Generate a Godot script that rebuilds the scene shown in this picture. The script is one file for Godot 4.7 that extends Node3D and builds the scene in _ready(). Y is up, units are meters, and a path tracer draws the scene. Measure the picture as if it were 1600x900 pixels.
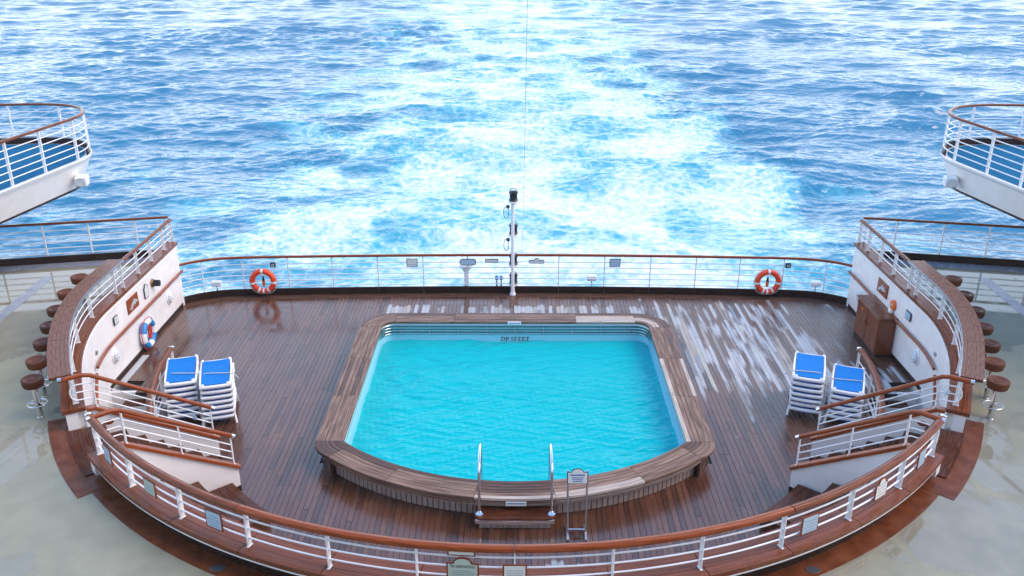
extends Node3D
# A wet cruise-ship stern deck with a small pool, seen from a higher deck, the wake behind.
# Axes: x to starboard, y up, -z aft. Pool deck at y = 0, terrace deck at y = UP_Y, sea at y = SEA_Y.

const UP_Y := 1.4          # terrace deck
const LEDGE_Y := 1.82      # top of the wooden ledge
const RAIL_Y := 2.45       # top of the rails round the well
const SEA_Y := -17.0
const MR := 8.8            # radius of the round well, centred on (0, -18)

var mats := {}
var taken := {}
var rng := RandomNumberGenerator.new()
var cam_at := Vector3(0, 9.75, 0)

func _ready():
	rng.seed = 20
	setup_view()
	make_materials()
	build_sea()
	build_pool_deck()
	build_upper_deck()
	build_superstructure()
	build_pool()
	build_stern_rail()
	for s in [-1, 1]:
		build_side_wall(s)
		build_side_rail(s)
		build_stairs(s)
		build_well_stairs(s)
		build_aft_terrace_rail(s)
		build_balcony(s)
		build_stools(s)
	build_front_rail()
	build_loungers()
	build_mast()
	build_stern_things()
	build_wall_things()
	build_front_signs()
	build_deck_things()

# ------------------------------------------------------------------ camera, sky, sun
func setup_view():
	var cam = Camera3D.new()
	cam.name = "camera"
	cam.fov = 2.0 * rad_to_deg(atan(450.0 / 1382.0))
	cam.far = 9000.0
	cam.near = 0.1
	add_child(cam)
	cam.position = cam_at
	cam.rotation = Vector3(deg_to_rad(-22.4), deg_to_rad(0.224), 0)
	cam.current = true
	var we = WorldEnvironment.new()
	we.name = "environment"
	var e = Environment.new()
	e.background_mode = Environment.BG_SKY
	var sm = ProceduralSkyMaterial.new()
	sm.sky_top_color = lin(0.105, 0.21, 0.43)
	sm.sky_horizon_color = lin(0.88, 0.95, 1.0)
	sm.sky_curve = 0.26
	sm.ground_bottom_color = lin(0.05, 0.12, 0.2)
	sm.ground_horizon_color = lin(0.5, 0.6, 0.7)
	sm.sky_energy_multiplier = 1.0
	var sky = Sky.new()
	sky.sky_material = sm
	e.sky = sky
	e.background_energy_multiplier = 3.0
	e.tonemap_mode = Environment.TONE_MAPPER_LINEAR
	e.tonemap_exposure = 1.1
	# sea haze
	e.fog_enabled = true
	e.fog_density = 0.0004
	e.fog_light_color = Color(0.93, 0.97, 1.0)
	e.sdfgi_enabled = true
	e.ssao_enabled = true
	e.ssil_enabled = true
	we.environment = e
	add_child(we)
	var sun = DirectionalLight3D.new()
	sun.name = "sun"
	sun.light_energy = 0.9
	sun.light_angular_distance = 40.0
	sun.light_color = Color(1.0, 0.89, 0.79)
	sun.shadow_enabled = true
	sun.sky_mode = DirectionalLight3D.SKY_MODE_LIGHT_ONLY
	add_child(sun)
	sun.look_at_from_position(Vector3.ZERO, Vector3(-0.74, -0.87, -0.06))

# ------------------------------------------------------------------ small helpers
func lin(r, g, b) -> Color:
	return Color(r, g, b).linear_to_srgb()

func mat(called, col, rough = 0.5, metal = 0.0):
	var m = StandardMaterial3D.new()
	m.resource_name = called
	m.albedo_color = col
	m.roughness = rough
	m.metallic = metal
	mats[called] = m
	return m

func numbered(called) -> String:
	if not taken.has(called):
		taken[called] = 0
		return called
	taken[called] += 1
	return "%s_%03d" % [called, taken[called]]

func tag(o, label, category, group = ""):
	o.set_meta("label", label)
	o.set_meta("category", category)
	if group != "":
		o.set_meta("group", group)
	return o

func thing(called, label, category, at = Vector3.ZERO, group = "") -> Node3D:
	var o = Node3D.new()
	o.name = numbered(called)
	add_child(o)
	o.position = at
	return tag(o, label, category, group)

func structure(called, at = Vector3.ZERO) -> Node3D:
	var o = Node3D.new()
	o.name = numbered(called)
	add_child(o)
	o.position = at
	o.set_meta("kind", "structure")
	return o

var uv_off := Vector2.ZERO

func begin() -> SurfaceTool:
	var st = SurfaceTool.new()
	st.begin(Mesh.PRIMITIVE_TRIANGLES)
	uv_off = Vector2(rng.randf() * 5.0, rng.randf() * 5.0)   # each piece is cut from another board
	return st

# A shape given in world axes becomes a part of a thing (the thing itself is never turned before its parts are built).
func part(parent, called, st, material) -> MeshInstance3D:
	var o = MeshInstance3D.new()
	o.name = called
	o.mesh = st.commit() if st is SurfaceTool else st
	o.material_override = null
	for i in o.mesh.get_surface_count():
		o.set_surface_override_material(i, material)
	parent.add_child(o, true)
	var p = parent
	var off = Vector3.ZERO
	while p != self:
		off += p.position
		p = p.get_parent()
	o.position = -off
	return o

# The same, for shapes given in the thing's own axes.
func lpart(parent, called, st, material) -> MeshInstance3D:
	var o = MeshInstance3D.new()
	o.name = called
	o.mesh = st.commit() if st is SurfaceTool else st
	for i in o.mesh.get_surface_count():
		o.set_surface_override_material(i, material)
	parent.add_child(o, true)
	return o

func dup(o, at, turn, label = "", group = ""):
	var base = String(o.name)
	if base.length() > 4 and base[base.length() - 4] == "_":
		base = base.left(base.length() - 4)
	var c = o.duplicate()
	c.name = numbered(base)
	add_child(c)
	c.position = at
	c.rotation.y = turn
	if label != "":
		c.set_meta("label", label)
	if group != "":
		c.set_meta("group", group)
	return c

func vtx(st, p, n, uv = Vector2.ZERO):
	st.set_normal(n)
	st.set_uv(uv)
	st.add_vertex(p)

func tri(st, a, b, c, na, nb, nc, ua = Vector2.ZERO, ub = Vector2.ZERO, uc = Vector2.ZERO):
	# front faces run clockwise
	if (b - a).cross(c - a).dot(na + nb + nc) > 0.0:
		vtx(st, a, na, ua); vtx(st, c, nc, uc); vtx(st, b, nb, ub)
	else:
		vtx(st, a, na, ua); vtx(st, b, nb, ub); vtx(st, c, nc, uc)

func quad(st, a, b, c, d, n):
	# texture runs along the longer edge
	var l = a.distance_to(b)
	var w = a.distance_to(d)
	var u = [Vector2(0, 0), Vector2(0, l), Vector2(w, l), Vector2(w, 0)] if l > w else [Vector2(0, 0), Vector2(l, 0), Vector2(l, w), Vector2(0, w)]
	tri(st, a, b, c, n, n, n, u[0] + uv_off, u[1] + uv_off, u[2] + uv_off)
	tri(st, a, c, d, n, n, n, u[0] + uv_off, u[2] + uv_off, u[3] + uv_off)

func quadu(st, a, b, c, d, na, nb, nc, nd, ua, ub, uc, ud):
	tri(st, a, b, c, na, nb, nc, ua + uv_off, ub + uv_off, uc + uv_off)
	tri(st, a, c, d, na, nc, nd, ua + uv_off, uc + uv_off, ud + uv_off)

func quadn(st, a, b, c, d, na, nb, nc, nd):
	tri(st, a, b, c, na, nb, nc)
	tri(st, a, c, d, na, nc, nd)

# chamfered box
func cbox(st, xf: Transform3D, size: Vector3, bev = 0.006):
	var h = size * 0.5
	var b = minf(bev, minf(h.x, minf(h.y, h.z)) * 0.8)
	var B = xf.basis.orthonormalized()
	var q = func(sx, sy, sz, k):
		return xf * Vector3(sx * (h.x - (0.0 if k == 0 else b)), sy * (h.y - (0.0 if k == 1 else b)), sz * (h.z - (0.0 if k == 2 else b)))
	for s in [-1, 1]:
		quad(st, q.call(s, -1, -1, 0), q.call(s, 1, -1, 0), q.call(s, 1, 1, 0), q.call(s, -1, 1, 0), B * Vector3(s, 0, 0))
		quad(st, q.call(-1, s, -1, 1), q.call(1, s, -1, 1), q.call(1, s, 1, 1), q.call(-1, s, 1, 1), B * Vector3(0, s, 0))
		quad(st, q.call(-1, -1, s, 2), q.call(1, -1, s, 2), q.call(1, 1, s, 2), q.call(-1, 1, s, 2), B * Vector3(0, 0, s))
	if b < 0.0015:
		return
	for s in [-1, 1]:
		for t in [-1, 1]:
			quad(st, q.call(s, t, -1, 0), q.call(s, t, 1, 0), q.call(s, t, 1, 1), q.call(s, t, -1, 1), (B * Vector3(s, t, 0)).normalized())
			quad(st, q.call(s, -1, t, 0), q.call(s, 1, t, 0), q.call(s, 1, t, 2), q.call(s, -1, t, 2), (B * Vector3(s, 0, t)).normalized())
			quad(st, q.call(-1, s, t, 1), q.call(1, s, t, 1), q.call(1, s, t, 2), q.call(-1, s, t, 2), (B * Vector3(0, s, t)).normalized())
			for u in [-1, 1]:
				var n = (B * Vector3(s, t, u)).normalized()
				tri(st, q.call(s, t, u, 0), q.call(s, t, u, 1), q.call(s, t, u, 2), n, n, n)

func box(st, c: Vector3, size: Vector3, bev = 0.006, turn = 0.0):
	cbox(st, Transform3D(Basis(Vector3.UP, turn), c), size, bev)

func frames(pts) -> Array:
	# [side, up] at each point of a path
	var out = []
	for i in pts.size():
		var t = (pts[mini(i + 1, pts.size() - 1)] - pts[maxi(i - 1, 0)]).normalized()
		var ref = Vector3.UP if absf(t.y) < 0.97 else Vector3.RIGHT
		var side = t.cross(ref).normalized()
		if i > 0 and side.dot(out[i - 1][0]) < -0.2:
			side = -side
		out.append([side, side.cross(t).normalized()])
	return out

# sweeps a closed profile (x to the side, y up) along a path; round profiles are shaded smooth
func sweep(st, pts, prof, smooth = false, caps = true):
	var fr = frames(pts)
	var m = prof.size()
	var centre = Vector2.ZERO
	for p in prof:
		centre += p / m
	var run = 0.0
	for i in pts.size() - 1:
		var run2 = run + pts[i].distance_to(pts[i + 1])
		var around = 0.0
		for k in m:
			var p0 = prof[k]
			var p1 = prof[(k + 1) % m]
			var n0 = p0 - centre
			var n1 = p1 - centre
			if not smooth:
				var d = p1 - p0
				n0 = Vector2(d.y, -d.x)
				if n0.dot((p0 + p1) * 0.5 - centre) < 0:
					n0 = -n0
				n1 = n0
			n0 = n0.normalized()
			n1 = n1.normalized()
			var f = fr[i]
			var g = fr[i + 1]
			var ar2 = around + p0.distance_to(p1)
			quadu(st, pts[i] + f[0] * p0.x + f[1] * p0.y, pts[i] + f[0] * p1.x + f[1] * p1.y, pts[i + 1] + g[0] * p1.x + g[1] * p1.y, pts[i + 1] + g[0] * p0.x + g[1] * p0.y,
				f[0] * n0.x + f[1] * n0.y, f[0] * n1.x + f[1] * n1.y, g[0] * n1.x + g[1] * n1.y, g[0] * n0.x + g[1] * n0.y,
				Vector2(around, run), Vector2(ar2, run), Vector2(ar2, run2), Vector2(around, run2))
			around = ar2
		run = run2
	if caps:
		for e in [0, pts.size() - 1]:
			var n = (pts[0] - pts[1]).normalized() if e == 0 else (pts[e] - pts[e - 1]).normalized()
			var c = pts[e] + fr[e][0] * centre.x + fr[e][1] * centre.y
			for k in m:
				var a = prof[k]
				var b = prof[(k + 1) % m]
				tri(st, c, pts[e] + fr[e][0] * a.x + fr[e][1] * a.y, pts[e] + fr[e][0] * b.x + fr[e][1] * b.y, n, n, n)

func circle(r, n = 8) -> Array:
	var a = []
	for k in n:
		a.append(Vector2(cos(TAU * k / n), sin(TAU * k / n)) * r)
	return a

func oval(w, h, n = 12) -> Array:
	var a = []
	for k in n:
		var c = cos(TAU * (k + 0.5) / n)
		var s = sin(TAU * (k + 0.5) / n)
		a.append(Vector2(signf(c) * pow(absf(c), 0.65) * w, signf(s) * pow(absf(s), 0.65) * h))
	return a

func tube(st, pts, r, n = 8):
	sweep(st, pts, circle(r, n), true)

# profile of (radius, height), turned about y
func lathe(st, xf: Transform3D, prof, seg = 20):
	for i in prof.size() - 1:
		var p = prof[i]
		var q = prof[i + 1]
		var d = q - p
		var n2 = Vector2(d.y, -d.x).normalized()
		for k in seg:
			var a = TAU * k / seg
			var b = TAU * (k + 1) / seg
			var ca = Vector3(cos(a), 0, sin(a))
			var cb = Vector3(cos(b), 0, sin(b))
			var na = (xf.basis * (ca * n2.x + Vector3.UP * n2.y)).normalized()
			var nb = (xf.basis * (cb * n2.x + Vector3.UP * n2.y)).normalized()
			var v00 = xf * (ca * p.x + Vector3.UP * p.y)
			var v01 = xf * (cb * p.x + Vector3.UP * p.y)
			var v10 = xf * (ca * q.x + Vector3.UP * q.y)
			var v11 = xf * (cb * q.x + Vector3.UP * q.y)
			if p.x > 0.0005:
				tri(st, v00, v01, v10, na, nb, na)
			if q.x > 0.0005:
				tri(st, v01, v11, v10, nb, nb, na)

func at_y(p: Vector3) -> Transform3D:
	return Transform3D(Basis.IDENTITY, p)

# a slab between two plan curves (x, z), with y0 < y1; ya / yb may be arrays of top heights
func slab(st, inner, outer, y0, y1, bottom = true):
	var n = inner.size()
	var V = func(p, y): return Vector3(p.x, y, p.y)
	var run = 0.0
	for i in n - 1:
		var run2 = run + (inner[i] + outer[i]).distance_to(inner[i + 1] + outer[i + 1]) * 0.5
		var wa = inner[i].distance_to(outer[i])
		var wb = inner[i + 1].distance_to(outer[i + 1])
		var U = Vector3.UP
		quadu(st, V.call(inner[i], y1), V.call(outer[i], y1), V.call(outer[i + 1], y1), V.call(inner[i + 1], y1), U, U, U, U, Vector2(0, run), Vector2(wa, run), Vector2(wb, run2), Vector2(0, run2))
		if bottom:
			quad(st, V.call(inner[i], y0), V.call(outer[i], y0), V.call(outer[i + 1], y0), V.call(inner[i + 1], y0), Vector3.DOWN)
		for side in 2:
			var c = inner if side == 0 else outer
			var o = outer if side == 0 else inner
			var ns = []
			for j in [i, i + 1]:
				var t = c[mini(j + 1, n - 1)] - c[maxi(j - 1, 0)]
				var nn = Vector2(t.y, -t.x).normalized()
				if nn.dot(c[j] - o[j]) < 0:
					nn = -nn
				ns.append(Vector3(nn.x, 0, nn.y))
			if c[i].distance_to(c[i + 1]) > 0.0005:
				var e = (wa if side == 1 else 0.0)
				var k = (1.0 if side == 1 else -1.0) * (y1 - y0)
				quadu(st, V.call(c[i], y0), V.call(c[i], y1), V.call(c[i + 1], y1), V.call(c[i + 1], y0), ns[0], ns[0], ns[1], ns[1], Vector2(e + k, run), Vector2(e, run), Vector2(e, run2), Vector2(e + k, run2))
		run = run2
	for e in [0, n - 1]:
		var t = (inner[0] - inner[1]) + (outer[0] - outer[1]) if e == 0 else (inner[e] - inner[e - 1]) + (outer[e] - outer[e - 1])
		var nn = Vector3(t.x, 0, t.y).normalized()
		quad(st, V.call(inner[e], y0), V.call(inner[e], y1), V.call(outer[e], y1), V.call(outer[e], y0), nn)

# flat polygon extruded along its own z (xf places it)
func plate(st, xf: Transform3D, poly: PackedVector2Array, depth):
	var idx = Geometry2D.triangulate_polygon(poly)
	var B = xf.basis.orthonormalized()
	for i in range(0, idx.size(), 3):
		for z in [0.0, 1.0]:
			var n = B * Vector3(0, 0, 1.0 if z > 0 else -1.0)
			tri(st, xf * Vector3(poly[idx[i]].x, poly[idx[i]].y, z * depth), xf * Vector3(poly[idx[i + 1]].x, poly[idx[i + 1]].y, z * depth), xf * Vector3(poly[idx[i + 2]].x, poly[idx[i + 2]].y, z * depth), n, n, n)
	var ccw = not Geometry2D.is_polygon_clockwise(poly)
	for i in poly.size():
		var a = poly[i]
		var b = poly[(i + 1) % poly.size()]
		var d = b - a
		var n2 = Vector2(d.y, -d.x) if ccw else Vector2(-d.y, d.x)
		var n = (B * Vector3(n2.x, n2.y, 0)).normalized()
		quad(st, xf * Vector3(a.x, a.y, 0), xf * Vector3(b.x, b.y, 0), xf * Vector3(b.x, b.y, depth), xf * Vector3(a.x, a.y, depth), n)

func lerp_pts(a, b, n) -> Array:
	var out = []
	for i in n + 1:
		out.append(a.lerp(b, float(i) / n))
	return out

# plan curve of the well: t < 90 is an angle from straight forward, t > 90 runs aft at 0.1 m a step
func well(t: float, off: float, s: int) -> Vector2:
	var r = MR + 0.35 * smoothstep(62.0, 92.0, minf(t, 90.0)) + off
	if t <= 90.0:
		return Vector2(s * sin(deg_to_rad(t)) * r, -18.0 + cos(deg_to_rad(t)) * r)
	return Vector2(s * r, -18.0 - (t - 90.0) * 0.1)

func wells(t0, t1, off, s, n) -> Array:
	var out = []
	for i in n + 1:
		out.append(well(lerpf(t0, t1, float(i) / n), off, s))
	return out

func lift(pts, y) -> Array:
	var out = []
	for p in pts:
		out.append(Vector3(p.x, y, p.y))
	return out

func by_side(s) -> String:
	return "on blue lifebuoy side" if s < 0 else "on brown cabinet side"

# ------------------------------------------------------------------ materials and computed textures
func noise(seed_, freq, type = FastNoiseLite.TYPE_SIMPLEX_SMOOTH, octaves = 4, ridged = false, warp = 0.0):
	var n = FastNoiseLite.new()
	n.seed = seed_
	n.frequency = freq
	n.noise_type = type
	n.fractal_type = FastNoiseLite.FRACTAL_NONE if octaves <= 1 else (FastNoiseLite.FRACTAL_RIDGED if ridged else FastNoiseLite.FRACTAL_FBM)
	n.fractal_octaves = maxi(octaves, 1)
	if warp > 0.0:
		n.domain_warp_enabled = true
		n.domain_warp_amplitude = warp
		n.domain_warp_frequency = freq * 0.7
		n.domain_warp_fractal_octaves = 3
	return n

func noise_bytes(n, w, h, rw = 0, rh = 0) -> PackedByteArray:
	var im = n.get_image(w, h, false, false, true)
	im.convert(Image.FORMAT_L8)
	if rw > 0:
		im.resize(rw, rh, Image.INTERPOLATE_CUBIC)
	return im.get_data()

func tex_rgb(w, h, data: PackedByteArray) -> ImageTexture:
	return ImageTexture.create_from_image(Image.create_from_data(w, h, false, Image.FORMAT_RGB8, data))

func tex_l(w, h, data: PackedByteArray) -> ImageTexture:
	return ImageTexture.create_from_image(Image.create_from_data(w, h, false, Image.FORMAT_L8, data))

var srgb_table := PackedByteArray()

func srgb8(v: float) -> int:
	if srgb_table.is_empty():
		srgb_table.resize(4096)
		for i in 4096:
			var x = i / 4095.0
			srgb_table[i] = int(255.0 * (12.92 * x if x <= 0.0031308 else 1.055 * pow(x, 1.0 / 2.4) - 0.055) + 0.5)
	return srgb_table[int(clampf(v, 0.0, 1.0) * 4095.0)]

# tileable wood-like or blotchy texture between two linear colours
func blotch(seed_, size, freq, lo: Vector3, hi: Vector3, stretch = 1, octaves = 5) -> ImageTexture:
	var n = noise(seed_, freq, FastNoiseLite.TYPE_SIMPLEX_SMOOTH, octaves)
	var im = n.get_seamless_image(size, size / stretch, false, false, 0.15, true)
	im.convert(Image.FORMAT_L8)
	im.resize(size, size, Image.INTERPOLATE_CUBIC)
	var g = im.get_data()
	var lut = []
	for i in 256:
		var c = lo.lerp(hi, i / 255.0)
		lut.append([srgb8(c.x), srgb8(c.y), srgb8(c.z)])
	var out = PackedByteArray()
	out.resize(size * size * 3)
	for i in g.size():
		var c = lut[g[i]]
		out[i * 3] = c[0]
		out[i * 3 + 1] = c[1]
		out[i * 3 + 2] = c[2]
	return tex_rgb(size, size, out)

func grey_blotch(seed_, size, freq, lo, hi, stretch = 1, octaves = 5) -> ImageTexture:
	var n = noise(seed_, freq, FastNoiseLite.TYPE_SIMPLEX_SMOOTH, octaves)
	var im = n.get_seamless_image(size, size / stretch, false, false, 0.15, true)
	im.convert(Image.FORMAT_L8)
	im.resize(size, size, Image.INTERPOLATE_CUBIC)
	var g = im.get_data()
	for i in g.size():
		g[i] = int(255.0 * lerpf(lo, hi, g[i] / 255.0))
	return tex_l(size, size, g)

func wood(called, seed_, lo, hi, r0, r1, scale = 1.0, coat = 0.0):
	var m = mat(called, Color.WHITE, 1.0)
	m.albedo_texture = blotch(seed_, 512, 0.035, lo, hi, 16)
	m.roughness_texture = grey_blotch(seed_ + 1, 256, 0.03, r0, r1, 4)
	m.uv1_scale = Vector3(scale * 0.8, scale * 0.8, 1.0)
	m.metallic_specular = 0.34
	if coat > 0.0:
		m.clearcoat_enabled = true
		m.clearcoat = coat
		m.clearcoat_roughness = 0.12
	return m

func paint(called, seed_, lo, hi, r0, r1, scale = 0.4):
	var m = mat(called, Color.WHITE, 1.0)
	m.albedo_texture = blotch(seed_, 256, 0.02, lo, hi)
	m.roughness_texture = grey_blotch(seed_ + 1, 256, 0.02, r0, r1)
	m.uv1_triplanar = true
	m.uv1_world_triplanar = true
	m.uv1_scale = Vector3(scale, scale, scale)
	return m

func make_materials():
	paint("white", 5, Vector3(0.75, 0.715, 0.69), Vector3(0.87, 0.835, 0.81), 0.25, 0.5)
	mat("rail_white", lin(0.82, 0.82, 0.82), 0.35)
	paint("plastic_white", 7, Vector3(0.74, 0.74, 0.73), Vector3(0.86, 0.86, 0.86), 0.3, 0.5)
	wood("varnish", 11, Vector3(0.16, 0.030, 0.007), Vector3(0.36, 0.085, 0.020), 0.22, 0.42, 1.3, 0.12)
	wood("cabinet_wood", 15, Vector3(0.12, 0.03, 0.012), Vector3(0.22, 0.062, 0.022), 0.12, 0.3, 0.8, 0.4)
	wood("cap_wood", 17, Vector3(0.11, 0.030, 0.013), Vector3(0.23, 0.070, 0.028), 0.15, 0.4, 1.2, 0.1)
	wood("counter_wood", 19, Vector3(0.06, 0.020, 0.011), Vector3(0.25, 0.095, 0.045), 0.1, 0.5, 3.0)
	wood("rail_wet", 21, Vector3(0.08, 0.022, 0.009), Vector3(0.27, 0.075, 0.028), 0.14, 0.45, 2.0)
	wood("coping_teak", 23, Vector3(0.085, 0.042, 0.026), Vector3(0.34, 0.215, 0.155), 0.4, 0.7, 1.0)
	wood("coping_dry", 25, Vector3(0.30, 0.23, 0.18), Vector3(0.60, 0.51, 0.43), 0.5, 0.8, 1.0)
	wood("coping_dark", 27, Vector3(0.045, 0.020, 0.012), Vector3(0.15, 0.080, 0.054), 0.2, 0.5, 1.0)
	wood("slat_pale", 29, Vector3(0.26, 0.19, 0.16), Vector3(0.42, 0.33, 0.29), 0.5, 0.8, 2.0)
	wood("stair_wood", 31, Vector3(0.035, 0.010, 0.005), Vector3(0.13, 0.042, 0.019), 0.14, 0.4, 1.6)
	wood("toe_wood", 33, Vector3(0.018, 0.010, 0.008), Vector3(0.05, 0.026, 0.018), 0.2, 0.45, 1.5)
	wood("stool_wood", 35, Vector3(0.04, 0.012, 0.006), Vector3(0.13, 0.040, 0.017), 0.3, 0.55, 4.0)
	wood("stool_dark", 135, Vector3(0.022, 0.008, 0.005), Vector3(0.08, 0.026, 0.013), 0.2, 0.5, 4.0)
	wood("stool_worn", 137, Vector3(0.06, 0.018, 0.008), Vector3(0.17, 0.052, 0.021), 0.35, 0.6, 4.0)
	mat("caulk", lin(0.03, 0.024, 0.022), 0.5)
	mat("steel", lin(0.72, 0.73, 0.75), 0.16, 1.0)
	mat("steel_dull", lin(0.5, 0.5, 0.52), 0.35, 1.0)
	mat("black", lin(0.012, 0.012, 0.016), 0.35)
	mat("dark_grey", lin(0.05, 0.055, 0.06), 0.5)
	var fab = paint("blue_sling", 37, Vector3(0.004, 0.15, 0.46), Vector3(0.008, 0.21, 0.60), 0.6, 0.8, 3.0)
	fab.metallic_specular = 0.3
	mat("blue_under", lin(0.006, 0.10, 0.50), 0.7)
	mat("orange_red", lin(0.80, 0.065, 0.015), 0.4)
	mat("buoy_blue", lin(0.02, 0.22, 0.55), 0.4)
	mat("orange_lamp", lin(0.75, 0.13, 0.01), 0.35)
	mat("rope", lin(0.55, 0.55, 0.5), 0.8)
	mat("red_rope", lin(0.6, 0.05, 0.02), 0.8)
	mat("sign_face", lin(0.72, 0.74, 0.70), 0.4)
	mat("sign_blue", lin(0.40, 0.55, 0.66), 0.3)
	mat("sign_green", lin(0.45, 0.55, 0.46), 0.35)
	mat("ink", lin(0.06, 0.07, 0.10), 0.6)
	mat("ink_blue", lin(0.04, 0.12, 0.34), 0.6)
	mat("ink_faint", lin(0.20, 0.25, 0.30), 0.6)
	mat("ink_red", lin(0.10, 0.02, 0.02), 0.6)
	mat("pool_wall", lin(0.30, 0.68, 0.80), 0.25)
	mat("pool_floor", lin(0.0, 0.58, 0.62), 0.4)
	mat("pool_tile", lin(0.12, 0.38, 0.40), 0.25)
	mat("lamp_glass", lin(0.62, 0.66, 0.68), 0.15)
	mat("bronze", lin(0.25, 0.12, 0.05), 0.35, 0.7)
	mat("silver_relief", lin(0.45, 0.47, 0.48), 0.35)
	var bb = paint("band_brown", 41, Vector3(0.10, 0.026, 0.009), Vector3(0.19, 0.058, 0.022), 0.12, 0.6, 0.5)
	bb.metallic_specular = 0.35
	var cb = paint("carpet_blue", 43, Vector3(0.010, 0.10, 0.20), Vector3(0.016, 0.14, 0.26), 0.85, 1.0, 0.8)
	cb.metallic_specular = 0.15
	paint("deck_stripe", 45, Vector3(0.18, 0.20, 0.26), Vector3(0.26, 0.28, 0.33), 0.08, 0.35, 0.4)
	var w = mat("pool_water", lin(0.0, 0.55, 0.58), 0.05)
	w.transparency = BaseMaterial3D.TRANSPARENCY_ALPHA
	w.albedo_color.a = 0.75
	w.metallic_specular = 0.22
	make_deck_material()
	make_upper_deck_material()

const DX0 := -9.8
const DX1 := 9.8
const DZ0 := -23.7
const DZ1 := -8.9
const ROW := 0.105

func dry_density(x: float, z: float) -> float:
	# where the planks have begun to dry: starboard of the pool, and a comb behind it
	var d = 0.0
	d = maxf(d, smoothstep(3.4, 4.4, x) * (1.0 - smoothstep(6.6, 8.8, x) * 0.8) * smoothstep(-22.9, -22.2, z) * (1.0 - smoothstep(-18.6, -15.6, z)))
	d = maxf(d, 0.95 * smoothstep(-4.6, -3.2, x) * (1.0 - smoothstep(3.6, 5.4, x)) * smoothstep(-22.6, -22.15, z) * (1.0 - smoothstep(-20.6, -20.2, z)))
	d = maxf(d, 0.95 * smoothstep(0.2, 0.6, x) * (1.0 - smoothstep(1.2, 1.5, x)) * smoothstep(-12.0, -11.6, z))
	d = maxf(d, 0.8 * smoothstep(7.9, 8.3, x) * smoothstep(-19.0, -18.6, z))
	return d

func make_deck_material():
	var w = 1568
	var h = 948
	var grain = noise_bytes(noise(51, 0.16, FastNoiseLite.TYPE_SIMPLEX_SMOOTH, 4), w, 96, w, h)
	var blot = noise_bytes(noise(52, 0.006, FastNoiseLite.TYPE_SIMPLEX_SMOOTH, 4), w, h)
	var rows = int((DX1 - DX0) / ROW) + 1
	var nz = noise(53, 1.0, FastNoiseLite.TYPE_SIMPLEX_SMOOTH, 3)
	var col = PackedByteArray()
	col.resize(w * h * 3)
	var rgh = PackedByteArray()
	rgh.resize(w * h)
	# drying differs from plank to plank
	var streak = PackedFloat32Array()
	streak.resize(rows * h)
	for r in rows:
		var x = DX0 + (r + 0.5) * ROW
		var base = nz.get_noise_2d(r * 17.3, 911.0) * 0.35
		for j in h:
			var z = DZ0 + (DZ1 - DZ0) * j / h
			var d = dry_density(x, z)
			streak[r * h + j] = 0.0 if d <= 0.0 else d * 0.9 + base * 1.3 + nz.get_noise_2d(r * 7.7, z * 0.24) * 1.15 - 0.72
	for j in h:
		var z = DZ0 + (DZ1 - DZ0) * j / h
		for i in w:
			var x = DX0 + (DX1 - DX0) * i / w
			var k = j * w + i
			var g = grain[k] / 255.0 - 0.5
			var b = blot[k] / 255.0 - 0.5
			var r = int((x - DX0) / ROW)
			var dry = 0.0
			var sv = streak[r * h + j]
			if sv != 0.0:
				dry = clampf((sv + g * 0.4 + b * 0.5) * 3.6, 0.0, 1.0)
			var wet = 1.0 + g * 0.5 + b * 0.5
			var pale = 1.0 + g * 0.35 + b * 0.2
			col[k * 3] = srgb8(lerpf(0.108 * wet, 0.40 * pale, dry))
			col[k * 3 + 1] = srgb8(lerpf(0.046 * wet, 0.40 * pale, dry))
			col[k * 3 + 2] = srgb8(lerpf(0.026 * wet, 0.40 * pale, dry))
			var rw = lerpf(0.20, 0.30, smoothstep(2.0, 5.0, x)) + b * 0.22 + g * 0.1
			rgh[k] = int(255.0 * clampf(lerpf(rw, 0.62, dry), 0.05, 1.0))
	var m = mat("deck_teak", Color.WHITE, 1.0)
	m.albedo_texture = tex_rgb(w, h, col)
	m.roughness_texture = tex_l(w, h, rgh)
	m.vertex_color_use_as_albedo = true
	m.metallic_specular = 0.64

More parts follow.
